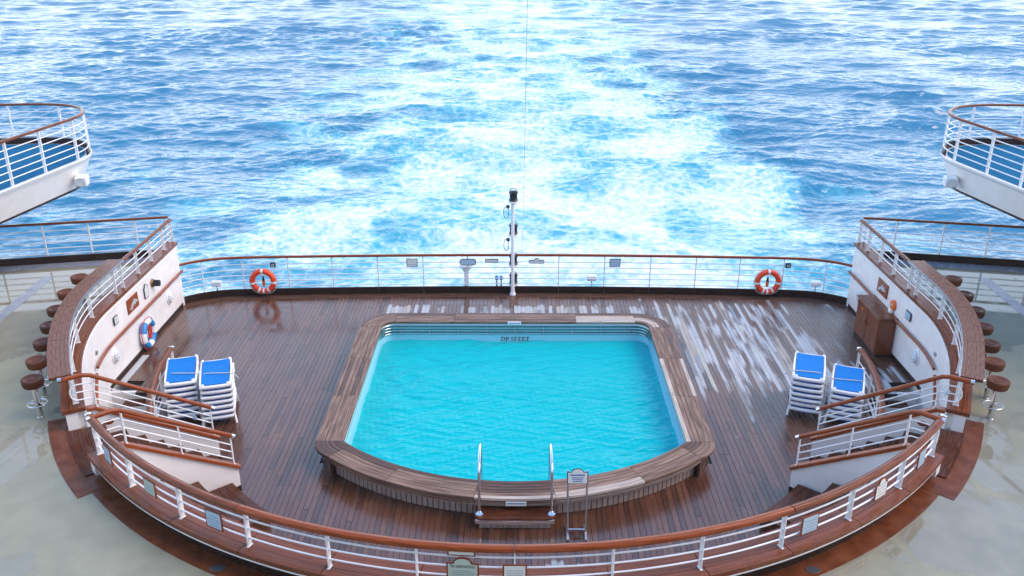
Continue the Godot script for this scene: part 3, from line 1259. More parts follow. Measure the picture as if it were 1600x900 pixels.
	var pl = begin()
	for i in 9:
		box(pl, Vector3(-0.14 + i * 0.031, COPE_Y - 0.03, -20.289), Vector3(0.022, 0.02, 0.003), 0.0)
	part(pq, "print", pl, mats.ink_blue).set_meta("kind", "stuff")
	var plate2 = begin()
	var pc = bow(5.365, 0.0)
	box(plate2, Vector3(0.02, COPE_Y - 0.1, pc.y), Vector3(0.36, 0.085, 0.02), 0.004)
	var pq2 = part(root, "notice_plate", plate2, mats.sign_face)
	var pl2 = begin()
	for i in 10:
		box(pl2, Vector3(-0.12 + i * 0.031, COPE_Y - 0.09, pc.y + 0.011), Vector3(0.024, 0.02, 0.003), 0.0)
	part(pq2, "print", pl2, mats.ink_blue).set_meta("kind", "stuff")
	# depth mark
	var tm = text_mesh("DP 5FEET", 0.115, true)
	var o = lpart(root, "depth_mark", tm, mats.ink_red)
	o.position = Vector3(0.0, -0.035, -20.338) - root.position
	# water
	var nx = 150
	var nz = 150
	var comp = []
	var r = RandomNumberGenerator.new()
	r.seed = 31
	for k in 26:
		var len_ = exp(r.randf_range(log(0.22), log(2.2)))
		var a = r.randfn(0.25, 0.75)
		comp.append([sin(a) * TAU / len_, cos(a) * TAU / len_, r.randf() * TAU, 0.0055 * len_ * (1.0 if len_ < 1.2 else 0.75)])
	var V = PackedVector3Array()
	for i in nx + 1:
		var x = lerpf(-3.345, 3.345, float(i) / nx)
		var zb = -20.335 if absf(x) < 3.03 else -20.02 - sqrt(maxf(0.0, 0.315 * 0.315 - pow(absf(x) - 3.03, 2.0)))
		var zf = PC + sqrt(4.838 * 4.838 - x * x)
		for j in nz + 1:
			var z = lerpf(zb, zf, float(j) / nz)
			var y = 0.0
			for c in comp:
				y += c[3] * sin(c[0] * x + c[1] * z + c[2] + 0.5 * sin(x * 1.7 + z * 0.9))
			y *= 0.75 + 0.5 * sin(x * 0.8 + z * 0.5)
			V.append(Vector3(x, WATER_Y + y, z))
	var N = PackedVector3Array()
	for i in nx + 1:
		for j in nz + 1:
			var k = i * (nz + 1) + j
			var a = V[k + (nz + 1 if i < nx else 0)] - V[k - (nz + 1 if i > 0 else 0)]
			var b = V[k + (1 if j < nz else 0)] - V[k - (1 if j > 0 else 0)]
			N.append(b.cross(a).normalized())
	var I = PackedInt32Array()
	for i in nx:
		for j in nz:
			var k = i * (nz + 1) + j
			I.append_array([k, k + nz + 1, k + 1, k + nz + 1, k + nz + 2, k + 1])
	var arr = []
	arr.resize(Mesh.ARRAY_MAX)
	arr[Mesh.ARRAY_VERTEX] = V
	arr[Mesh.ARRAY_NORMAL] = N
	var W = PackedVector2Array()
	for v in V:
		W.append(Vector2(v.x, v.z) / 1.9)
	arr[Mesh.ARRAY_TEX_UV] = W
	arr[Mesh.ARRAY_INDEX] = I
	mats.pool_water.heightmap_enabled = true
	mats.pool_water.heightmap_texture = mats.ripple_tex
	mats.pool_water.heightmap_scale = 5.5
	var am = ArrayMesh.new()
	am.add_surface_from_arrays(Mesh.PRIMITIVE_TRIANGLES, arr)
	part(root, "water", am, mats.pool_water)
	# step in front of the pool
	var step = thing("pool_step", "low wooden step with rounded ends in front of the pool", "step", Vector3(0, 0, -12.75))
	var tread_pick = [0.0, 0.33, 0.66]
	for k in 3:
		var st = begin()
		var A = []
		var B = []
		for i in 13:
			var x = lerpf(-0.7, 0.7, i / 12.0)
			var zf = -12.62 - (0.05 if i == 0 or i == 12 else 0.0) - 0.02 * x * x
			var zb = -13.0
			A.append(Vector2(x, lerpf(zb, zf, k / 3.0 + 0.01)))
			B.append(Vector2(x, lerpf(zb, zf, (k + 1) / 3.0 - 0.01)))
		slab(st, A, B, 0.16, 0.215)
		part(step, "tread_board", st, mats.stair_wood)
	var nose = begin()
	slab(nose, [Vector2(-0.69, -12.67), Vector2(0, -12.64), Vector2(0.69, -12.67)], [Vector2(-0.69, -12.635), Vector2(0, -12.605), Vector2(0.69, -12.635)], 0.115, 0.185)
	part(step, "nosing", nose, mats.slat_pale)
	var sc = begin()
	box(sc, Vector3(0, 0.075, -12.84), Vector3(1.22, 0.15, 0.32), 0.004)
	part(step, "step_core", sc, mats.coping_teak)
	for i in 12:
		var st = begin()
		box(st, Vector3(-0.572 + i * 0.104, 0.075, -12.672), Vector3(0.096, 0.14, 0.016), 0.003)
		part(step, "upright_slat", st, mats.slat_pale)
	# the two grab rails that arch from the step into the water
	for s in [-1, 1]:
		var x = s * 0.63 + 0.01
		var g = thing("pool_handrail", "bright steel arched grab rail at the pool step, %s" % ("beside the notice stand" if s > 0 else "away from the notice stand"), "handrail", Vector3(x, 0.22, -12.8), "pool grab rails")
		var pts = [Vector3(x, 0.22, -12.8), Vector3(x, 0.8, -12.85)]
		for i in 11:
			var a = deg_to_rad(i * 18.0)
			pts.append(Vector3(x, 0.98 + 0.17 * sin(a), -13.31 + 0.44 * cos(a)))
		pts.append(Vector3(x, 0.5, -13.76))
		pts.append(Vector3(x, -0.6, -13.8))
		var st = begin()
		tube(st, pts, 0.026, 12)
		part(g, "tube", st, mats.steel)
		var f = begin()
		lathe(f, at_y(Vector3(x, 0.217, -12.8)), [Vector2(0.085, 0.0), Vector2(0.08, 0.015), Vector2(0.045, 0.03), Vector2(0.03, 0.05), Vector2(0.0, 0.05)], 20)
		part(g, "flange", f, mats.steel)
	# notice stand
	var ns = thing("notice_stand", "steel stand with an arched white notice beside the pool rail", "sign stand", Vector3(1.06, 0, -12.5))
	for s in [-1, 1]:
		var st = begin()
		tube(st, [Vector3(1.06 + s * 0.155, 0.05, -12.5), Vector3(1.06 + s * 0.165, 1.22, -12.62)], 0.017, 8)
		part(ns, "upright", st, mats.steel_dull)
		var ft = begin()
		box(ft, Vector3(1.06 + s * 0.155, 0.03, -12.5), Vector3(0.05, 0.06, 0.42), 0.008)
		part(ns, "foot", ft, mats.steel_dull)
	var cb = begin()
	box(cb, Vector3(1.06, 0.1, -12.5), Vector3(0.29, 0.035, 0.035), 0.006)
	part(ns, "crossbar", cb, mats.steel_dull)
	var arch = arch_poly(0.325, 0.27, 0.07)
	var xf = Transform3D(Basis(Vector3.RIGHT, -0.1), Vector3(1.06, 0.98, -12.59))
	var fr = begin()
	plate(fr, xf, arch_poly(0.36, 0.29, 0.07), 0.012)
	var bd = part(ns, "sign_board", fr, mats.dark_grey)
	var fc = begin()
	plate(fc, xf.translated_local(Vector3(0, 0.012, 0.011)), arch_poly(0.325, 0.262, 0.065), 0.006)
	part(bd, "face", fc, mats.sign_face)
	var tx = begin()
	cbox(tx, xf.translated_local(Vector3(0, 0.17, 0.019)), Vector3(0.24, 0.022, 0.003), 0.0)
	for i in 3:
		cbox(tx, xf.translated_local(Vector3(0, 0.12 - i * 0.035, 0.019)), Vector3(0.2 - i * 0.02, 0.012, 0.003), 0.0)
	part(bd, "print", tx, mats.ink_blue).set_meta("kind", "stuff")

func arch_poly(w, h, rise) -> PackedVector2Array:
	# a board with shoulders and a round head
	var p = PackedVector2Array([Vector2(-w * 0.5, 0), Vector2(w * 0.5, 0), Vector2(w * 0.5, h - rise)])
	for i in 9:
		var a = PI * i / 8.0
		p.append(Vector2(cos(a) * w * 0.30, h - rise + sin(a) * rise))
	p.append(Vector2(-w * 0.5, h - rise))
	return p

func text_mesh(what, height, bold = false) -> TextMesh:
	var t = TextMesh.new()
	var f = SystemFont.new()
	f.font_names = PackedStringArray(["Droid Serif"])
	f.font_weight = 700 if bold else 400
	t.font = f
	t.text = what
	t.font_size = 48
	t.pixel_size = height / 36.0
	t.depth = 0.003
	t.curve_step = 4.0
	return t

# ------------------------------------------------------------------ railings
func catmull(p, sub) -> Array:
	var out = []
	for i in p.size() - 1:
		var a = p[maxi(i - 1, 0)]
		var b = p[i]
		var c = p[i + 1]
		var d = p[mini(i + 2, p.size() - 1)]
		for k in sub:
			var t = float(k) / sub
			out.append(0.5 * ((2.0 * b) + (c - a) * t + (2.0 * a - 5.0 * b + 4.0 * c - d) * t * t + (3.0 * b - a - 3.0 * c + d) * t * t * t))
	out.append(p[p.size() - 1])
	return out

func stern_curve(off) -> Array:
	var p = []
	for q in STERN:
		p.append(Vector2(-q[0], q[1]))
	for i in range(STERN.size() - 2, -1, -1):
		p.append(Vector2(STERN[i][0], STERN[i][1]))
	p = catmull(p, 4)
	return offset_curve(p, off, Vector2(0, -15))

# moves a plan curve away from a point
func offset_curve(p, off, from) -> Array:
	var out = []
	for i in p.size():
		var t = (p[mini(i + 1, p.size() - 1)] - p[maxi(i - 1, 0)]).normalized()
		var n = Vector2(-t.y, t.x)
		if n.dot(p[i] - from) < 0:
			n = -n
		out.append(p[i] + n * off)
	return out

func post(parent, at: Vector3, along: Vector3, h, w = 0.018, d = 0.085):
	# a flat stanchion, set edge-on to the run of the rail, with a small foot
	var a = along
	a.y = 0
	a = a.normalized()
	var B = Basis(a, Vector3.UP, a.cross(Vector3.UP))
	var st = begin()
	cbox(st, Transform3D(B, at + Vector3.UP * h * 0.5), Vector3(w, h, d), 0.004)
	cbox(st, Transform3D(B, at + Vector3.UP * 0.004), Vector3(w + 0.02, 0.008, d + 0.02), 0.002)
	return part(parent, "post", st, mats.rail_white)

func build_stern_rail():
	var r = thing("stern_railing", "long white stern railing with a wooden cap rail and dark toe boards", "railing", Vector3(0, 0, -23.3))
	var cap = begin()
	sweep(cap, lift(stern_curve(0.0), 1.13), oval(0.055, 0.032), true)
	part(r, "cap_rail", cap, mats.varnish)
	for k in 5:
		var st = begin()
		tube(st, lift(stern_curve(0.0), 0.26 + k * 0.165), 0.013, 6)
		part(r, "bar", st, mats.rail_white)
	var xs = [-9.33, -8.7, -7.65, -6.39, -5.15, -3.88, -2.6, -1.34, -0.07, 1.23, 2.52, 3.81, 5.08, 6.3, 7.51, 8.61, 9.33]
	for x in xs:
		var p = Vector3(x, 0.0, stern_z(x))
		var q = Vector3(x + 0.05, 0.0, stern_z(x + 0.05))
		post(r, p + Vector3(0, 0, -0.0), (q - p) if absf(x) < 9.2 else Vector3(0, 0, 1), 1.11, 0.03 if absf(x) < 9.2 else 0.075, 0.02)
	# toe boards from stanchion to stanchion
	var inn = stern_curve(-0.06)
	var out = stern_curve(-0.02)
	for i in xs.size() - 1:
		var a = []
		var b = []
		for k in inn.size():
			if inn[k].x > xs[i] + 0.004 and inn[k].x < xs[i + 1] - 0.004:
				a.append(inn[k])
				b.append(out[k])
		a.push_front(Vector2(xs[i] + 0.006, stern_z(xs[i]) + 0.06))
		b.push_front(Vector2(xs[i] + 0.006, stern_z(xs[i]) + 0.02))
		a.append(Vector2(xs[i + 1] - 0.006, stern_z(xs[i + 1]) + 0.06))
		b.append(Vector2(xs[i + 1] - 0.006, stern_z(xs[i + 1]) + 0.02))
		var st = begin()
		slab(st, a, b, -0.004, 0.2)
		part(r, "toe_board", st, mats.toe_wood)

# ------------------------------------------------------------------ walls of the well with their ledges
func ledge_boards(parent, ts, offs, s, y0, y1, material):
	for i in ts.size() - 1:
		for k in offs.size() - 1:
			var st = begin()
			slab(st, wells(ts[i] - 0.04, ts[i + 1] + 0.04, offs[k] + 0.003, s, 7), wells(ts[i] - 0.04, ts[i + 1] + 0.04, offs[k + 1] - 0.003, s, 7), y0, y1 + rng.randf_range(-0.0015, 0.0015))
			part(parent, "ledge_board", st, material)

func build_side_wall(s):
	var w = thing("side_wall", "curved white wall beside the pool deck, carrying %s" % ("a blue and white lifebuoy" if s < 0 else "an orange lamp above the brown cabinet"), "wall", Vector3(s * 9.2, 0, -19))
	var st = begin()
	slab(st, wells(134.5, 61.0, 0.0, s, 50), wells(134.5, 61.0, 0.1, s, 50), -1.7, 1.74)
	part(w, "panel", st, mats.white)
	var co = begin()
	slab(co, wells(134.5, 60.6, 0.102, s, 50), wells(134.5, 60.6, 0.3, s, 50), UP_Y - 0.3, 1.74)
	part(w, "coaming", co, mats.white)
	var kick = begin()
	slab(kick, wells(134.0, 60.8, 0.3, s, 50), wells(134.0, 60.8, 0.312, s, 50), UP_Y, UP_Y + 0.09)
	part(w, "kick_strip", kick, mats.toe_wood)
	ledge_boards(w, [135.0, 122.0, 110.0, 98.0, 88.0, 79.0, 70.0, 60.4], [-0.04, 0.09, 0.22, 0.35], s, 1.745, LEDGE_Y, mats.cap_wood)
	var base = begin()
	slab(base, wells(133.0, 87.0, -0.014, s, 40), wells(133.0, 87.0, -0.002, s, 40), 0.0, 0.11)
	part(w, "base_board", base, mats.toe_wood)
	if s < 0:
		var gut = begin()
		slab(gut, wells(103.0, 88.5, -0.22, s, 14), wells(103.0, 88.5, -0.06, s, 14), -0.002, 0.012)
		part(w, "waterway_strip", gut, mats.silver_relief)
	# beading under the ledge
	var bead = begin()
	sweep(bead, lift(wells(134.5, 61.0, -0.012, s, 50), 1.66), circle(0.014, 6), true)
	part(w, "bead", bead, mats.rail_white)
	# wooden rail on brackets; it turns down with the stair
	var pts = lift(wells(134.0, 82.0, -0.075, s, 36), 1.0)
	var hr = begin()
	sweep(hr, pts, oval(0.03, 0.032, 10), true)
	var rail = part(w, "wall_rail", hr, mats.varnish)
	var dn = begin()
	var low = []
	for i in 9:
		var q = well(lerpf(81.0, 73.0, i / 8.0), -0.075, s)
		low.append(Vector3(q.x, lerpf(0.93, 0.0, i / 8.0), q.y))
	sweep(dn, low, oval(0.03, 0.032, 10), true)
	part(w, "wall_rail", dn, mats.varnish)
	for t in [130.0, 118.0, 106.0, 95.0, 84.0]:
		var b = begin()
		var q = well(t, -0.075, s)
		var q2 = well(t, 0.0, s)
		tube(b, [Vector3(q.x, 0.985, q.y), Vector3(q.x, 0.94, q.y), Vector3(q2.x, 0.92, q2.y)], 0.01, 6)
		part(rail, "bracket", b, mats.steel_dull)

func build_side_rail(s):
	var r = thing("side_railing", "white post railing on the curved ledge %s" % by_side(s), "railing", Vector3(s * 9.2, LEDGE_Y, -19))
	var cap = begin()
	sweep(cap, lift(wells(135.5, 104.6, 0.1, s, 20), RAIL_Y - 0.03), oval(0.05, 0.03), true)
	part(r, "cap_rail", cap, mats.rail_wet)
	for k in 3:
		var st = begin()
		tube(st, lift(wells(135.5, 61.0, 0.1, s, 50), LEDGE_Y + 0.15 + k * 0.145), 0.012, 6)
		part(r, "bar", st, mats.rail_white)
	for t in [135.0, 128.5, 120.0, 111.5, 102.5, 98.5, 87.0, 79.0, 70.5, 61.8]:
		var a = well(t, 0.1, s)
		var b = well(t - 0.5, 0.1, s)
		post(r, Vector3(a.x, LEDGE_Y, a.y), Vector3(b.x - a.x, 0, b.y - a.y), RAIL_Y - LEDGE_Y - 0.05)
	# the bar counter that the stools face
	var c = thing("bar_counter", "wide curved wet wooden bar counter on the railing %s" % by_side(s), "counter", Vector3(s * 9.1, RAIL_Y - 0.05, -17))
	var ts = [104.4, 93.0, 82.0, 71.5, 61.2]
	var offs = [0.075, 0.148, 0.221, 0.294, 0.367, 0.44]
	for i in 4:
		for k in 5:
			var st = begin()
			slab(st, wells(ts[i] - 0.03, ts[i + 1] + 0.03, offs[k] + 0.0015, s, 12), wells(ts[i] - 0.03, ts[i + 1] + 0.03, offs[k + 1] - 0.0015, s, 12), RAIL_Y - 0.04, RAIL_Y + rng.randf_range(-0.001, 0.001))
			part(c, "counter_board", st, mats.counter_wood)
	var ed = begin()
	slab(ed, wells(104.6, 61.0, 0.058, s, 44), wells(104.6, 61.0, 0.072, s, 44), RAIL_Y - 0.05, RAIL_Y - 0.004)
	part(c, "edge_strip", ed, mats.steel_dull)
	var und = begin()
	slab(und, wells(104.4, 61.2, 0.09, s, 40), wells(104.4, 61.2, 0.42, s, 40), RAIL_Y - 0.055, RAIL_Y - 0.042)
	part(c, "counter_bed", und, mats.toe_wood)

func build_front_rail():
	var w = thing("front_coaming", "low curved white coaming topped with varnished ledge boards round the well front", "coaming", Vector3(0, UP_Y, -9.2))
	var st = begin()
	slab(st, wells(49.6, 0.0, -0.2, -1, 30) + wells(1.5, 49.6, -0.2, 1, 30), wells(49.6, 0.0, 0.05, -1, 30) + wells(1.5, 49.6, 0.05, 1, 30), UP_Y - 0.3, 1.74)
	part(w, "coaming_wall", st, mats.white)
	for s in [-1, 1]:
		var en = begin()
		slab(en, wells(49.9, 48.6, -0.23, s, 3), wells(49.9, 48.6, 0.22, s, 3), UP_Y + 0.1, 1.742)
		part(w, "end_block", en, mats.white)
	var lip = begin()
	slab(lip, wells(48.5, 0.0, 0.2, -1, 30) + wells(1.5, 48.5, 0.2, 1, 30), wells(48.5, 0.0, 0.235, -1, 30) + wells(1.5, 48.5, 0.235, 1, 30), 1.705, 1.744)
	part(w, "ledge_trim", lip, mats.rail_white)
	var fw = begin()
	slab(fw, wells(49.6, 0.0, -0.2, -1, 30) + wells(1.5, 49.6, -0.2, 1, 30), wells(49.6, 0.0, -0.1, -1, 30) + wells(1.5, 49.6, -0.1, 1, 30), -0.1, UP_Y - 0.302)
	part(w, "well_wall", fw, mats.white)
	var kick = begin()
	slab(kick, wells(49.6, 0.0, 0.052, -1, 30) + wells(1.5, 49.6, 0.052, 1, 30), wells(49.6, 0.0, 0.07, -1, 30) + wells(1.5, 49.6, 0.07, 1, 30), UP_Y, UP_Y + 0.24)
	part(w, "kick_strip", kick, mats.toe_wood)  # dark kick strip, made taller to paint in the shadow under the ledge
	for s in [-1, 1]:
		ledge_boards(w, [49.9, 41.3, 33.2, 24.8, 16.5, 8.2, 0.04], [-0.26, -0.09, 0.08, 0.25], s, 1.745, LEDGE_Y, mats.cap_wood)
	var r = thing("front_railing", "curved white railing with a thick varnished cap rail above the ledge boards", "railing", Vector3(0, LEDGE_Y, -9.2))
	for s in [-1, 1]:
		var cap = begin()
		sweep(cap, lift(wells(50.6, 25.1, 0.08, s, 22), RAIL_Y - 0.04), oval(0.062, 0.042, 14), true)
		part(r, "cap_rail", cap, mats.rail_wet)
		var cap2 = begin()
		sweep(cap2, lift(wells(25.0, 0.03, 0.08, s, 22), RAIL_Y - 0.04), oval(0.062, 0.042, 14), true)
		part(r, "cap_rail", cap2, mats.varnish)
		var e = well(50.9, 0.08, s)
		var e2 = well(50.5, 0.08, s)
		var ec = begin()
		sweep(ec, [Vector3(e.x, RAIL_Y - 0.04, e.y), Vector3(e2.x, RAIL_Y - 0.04, e2.y)], oval(0.066, 0.046, 14), true)
		part(r, "end_ferrule", ec, mats.steel)
		for a in [49.0, 41.0, 32.7, 24.3, 16.1, 8.2]:
			var p = well(a, 0.08, s)
			var q = well(a - 0.4, 0.08, s)
			post(r, Vector3(p.x, LEDGE_Y, p.y), Vector3(q.x - p.x, 0, q.y - p.y), RAIL_Y - LEDGE_Y - 0.06)
		# rounded end that joins the bars
		var lp = begin()
		var q0 = well(49.0, 0.08, s)
		var q1 = well(50.4, 0.08, s)
		var loop = [Vector3(q0.x, LEDGE_Y + 0.14, q0.y)]
		for i in 7:
			var an = -PI * 0.5 + PI * i / 6.0
			var c = q0.lerp(q1, 0.55 + 0.45 * cos(an))
			loop.append(Vector3(c.x, LEDGE_Y + 0.295 + 0.155 * sin(an), c.y))
		loop.append(Vector3(q0.x, LEDGE_Y + 0.45, q0.y))
		tube(lp, loop, 0.013, 7)
		part(r, "end_loop", lp, mats.rail_white)
	post(r, Vector3(0, LEDGE_Y, -18 + MR + 0.08), Vector3(1, 0, 0), RAIL_Y - LEDGE_Y - 0.06)
	for k in 3:
		var b = begin()
		tube(b, lift(wells(49.0, 0.0, 0.08, -1, 34) + wells(1.4, 49.0, 0.08, 1, 34), LEDGE_Y + 0.14 + k * 0.155), 0.0135, 7)
		part(r, "bar", b, mats.rail_white)

# ------------------------------------------------------------------ stairs from the terrace down to the pool deck
func radial(phi, rr, s) -> Vector2:
	return Vector2(s * rr * sin(deg_to_rad(phi)), -18.0 + rr * cos(deg_to_rad(phi)))

func build_stairs(s):
	var where = by_side(s)
	var st_root = thing("staircase", "short wooden staircase between white side panels %s" % where, "stairs", Vector3(s * 6.4, 0, -13.4))
	# landing boards
	var offs = [-0.30, -0.14, 0.02, 0.18, 0.34]
	for k in 4:
		var st = begin()
		slab(st, wells(60.2, 50.0, offs[k] + 0.003, s, 8), wells(60.2, 50.0, offs[k + 1] - 0.003, s, 8), UP_Y - 0.04, UP_Y + 0.03)
		part(st_root, "landing_board", st, mats.stair_wood)
	var r_top = MR - 0.3
	var r_low = 6.72
	var n = 6
	for i in n:
		var r0 = lerpf(r_top, r_low, float(i) / n)
		var r1 = lerpf(r_top, r_low, float(i + 1) / n)
		var y = UP_Y - 0.2 * (i + 1)
		for k in 3:
			var a0 = lerpf(r0 + 0.02, r1 - 0.02, k / 3.0)
			var a1 = lerpf(r0 + 0.02, r1 - 0.02, (k + 1) / 3.0)
			var st = begin()
			slab(st, [radial(60.3, a1 + 0.003, s), radial(50.4, a1 + 0.003, s)], [radial(60.3, a0 - 0.003, s), radial(50.4, a0 - 0.003, s)], y - 0.04, y)
			part(st_root, "tread_board", st, mats.stair_wood)
		var ri = begin()
		slab(ri, [radial(60.3, r0, s), radial(50.4, r0, s)], [radial(60.3, r0 + 0.018, s), radial(50.4, r0 + 0.018, s)], y - 0.04, y + 0.158)
		part(st_root, "riser", ri, mats.toe_wood)
	for side in 2:
		var phi = 60.6 if side == 0 else 50.0
		var ph2 = 61.0 if side == 0 else 50.5
		var A = radial(phi, MR - 0.06 if side == 0 else MR - 0.21, s)
		var B = radial(ph2, 6.62, s)
		var L = A.distance_to(B)
		var d = (B - A) / L
		var bas = Basis(Vector3(d.x, 0, d.y), Vector3.UP, Vector3(d.x, 0, d.y).cross(Vector3.UP))
		var xf = Transform3D(bas, Vector3(A.x, 0, A.y) - bas.z * 0.035)
		var pn = begin()
		plate(pn, xf, PackedVector2Array([Vector2(0, 0.0), Vector2(L, 0.0), Vector2(L, 0.47), Vector2(0.12, 1.735), Vector2(0, 1.735)]), 0.07)
		part(st_root, "side_panel", pn, mats.white)
		var ft = begin()
		plate(ft, Transform3D(bas, Vector3(A.x, 0, A.y) - bas.z * 0.04), PackedVector2Array([Vector2(L - 0.4, 0.0), Vector2(L + 0.006, 0.0), Vector2(L + 0.006, 0.12), Vector2(L - 0.25, 0.10)]), 0.08)
		part(st_root, "plinth", ft, mats.toe_wood)
		var P = func(u, y): return Vector3(A.x + d.x * u, y, A.y + d.y * u)
		var cp = begin()
		sweep(cp, [P.call(-0.02, 1.765), P.call(0.12, 1.765), P.call(L + 0.03, 0.50)], [Vector2(-0.075, -0.028), Vector2(0.075, -0.028), Vector2(0.075, 0.02), Vector2(0.06, 0.03), Vector2(-0.06, 0.03), Vector2(-0.075, 0.02)])
		part(st_root, "panel_cap", cp, mats.varnish)
		# the hand railing on the cap
		var hr = thing("stair_railing", "sloping stair handrail with white bars %s, %s" % ["beside the bar counter end" if side == 0 else "beside the front railing end", where], "railing", P.call(0.3, 1.6))
		var slope = (0.50 - 1.765) / (L + 0.03 - 0.12)
		var capy = func(u): return 1.79 if u < 0.12 else 1.79 + (u - 0.12) * slope
		var out = 0.34
		var rail_pts = [P.call(-out, RAIL_Y - 0.03), P.call(0.02, RAIL_Y - 0.02), P.call(0.14, RAIL_Y - 0.05), P.call(L - 0.02, capy.call(L) + 0.62)]
		var rr = begin()
		sweep(rr, rail_pts, oval(0.042, 0.036, 12), true)
		part(hr, "hand_rail", rr, mats.varnish)
		for e in [[P.call(-out - 0.03, RAIL_Y - 0.03), P.call(-out + 0.03, RAIL_Y - 0.03)], [P.call(L - 0.05, capy.call(L) + 0.637), P.call(L + 0.01, capy.call(L) + 0.60)]]:
			var fe = begin()
			sweep(fe, e, oval(0.046, 0.04, 12), true)
			part(hr, "end_ferrule", fe, mats.steel)
		for u in [0.16, L * 0.52, L - 0.06]:
			var pb = P.call(u, capy.call(u))
			post(hr, pb, Vector3(d.x, 0, d.y), 0.60, 0.025, 0.03 if u > 0.2 else 0.06)
		for k in 3:
			var h = 0.14 + k * 0.15
			var b = begin()
			tube(b, [P.call(-0.12, RAIL_Y - 0.62 + h), P.call(0.1, RAIL_Y - 0.63 + h), P.call(L - 0.05, capy.call(L) + h)], 0.0125, 7)
			part(hr, "bar", b, mats.rail_white)
		if side == 0:
			# small oval plate on the middle bar, and an oval grip hole low on the panel
			var pu = L * 0.83 if s < 0 else 0.02
			var py = (capy.call(pu) if pu > 0.1 else RAIL_Y - 0.63) + 0.30
			var ovp = PackedVector2Array()
			for i in 14:
				var an = TAU * i / 14.0
				ovp.append(Vector2(cos(an) * 0.085, sin(an) * 0.05))
			var pt = begin()
			var pc = P.call(pu, py)
			plate(pt, Transform3D(Basis(Vector3.UP, s * deg_to_rad(35.0)), pc + Vector3(0, 0, 0.014)), ovp, 0.008)
			part(hr, "oval_plate", pt, mats.sign_blue)
			var gr = begin()
			var sgn = 1.0 if bas.z.dot(Vector3(0, 0, 1)) > 0 else -1.0
			plate(gr, Transform3D(bas, P.call(0.3, 1.42) + bas.z * (0.036 * sgn if sgn > 0 else -0.042)), ovp, 0.006)
			part(st_root, "grip_hole_trim", gr, mats.varnish)
		var lo = begin()
		var loop = []
		for i in 9:
			var an = PI * 0.5 + PI * i / 8.0
			loop.append(P.call(-0.12 + 0.1 * cos(an), RAIL_Y - 0.33 + 0.15 * sin(an)))
		tube(lo, loop, 0.0125, 7)
		part(hr, "end_loop", lo, mats.rail_white)
	# broad tiers that fill the corner between the staircase and the front of the well
	var tiers = thing("tiered_steps", "broad low wooden tiers beside the staircase %s" % where, "steps", Vector3(s * 5.3, 0, -12.6))
	var rs = [8.58, 8.0, 7.4, 6.8]
	for i in 3:
		var y = 0.9 - 0.3 * i
		for k in 4:
			var a0 = lerpf(rs[i] + 0.02, rs[i + 1], k / 4.0)
			var a1 = lerpf(rs[i] + 0.02, rs[i + 1], (k + 1) / 4.0)
			var st = begin()
			var I = []
			var O = []
			for q in 7:
				var ph = lerpf(49.4, 36.5 + i * 1.0, q / 6.0)
				I.append(radial(ph, a1 + 0.004, s))
				O.append(radial(ph, a0 - 0.004, s))
			slab(st, I, O, y - 0.045, y)
			part(tiers, "tier_board", st, mats.stair_wood)
		var ri = begin()
		var I2 = []
		var O2 = []
		for q in 7:
			var ph = lerpf(49.4, 36.7 + i * 1.0, q / 6.0)
			I2.append(radial(ph, rs[i + 1] + 0.02, s))
			O2.append(radial(ph, rs[i + 1] + 0.5, s))
		slab(ri, I2, O2, 0.0, y - 0.046)
		part(tiers, "tier_riser", ri, mats.stair_wood)

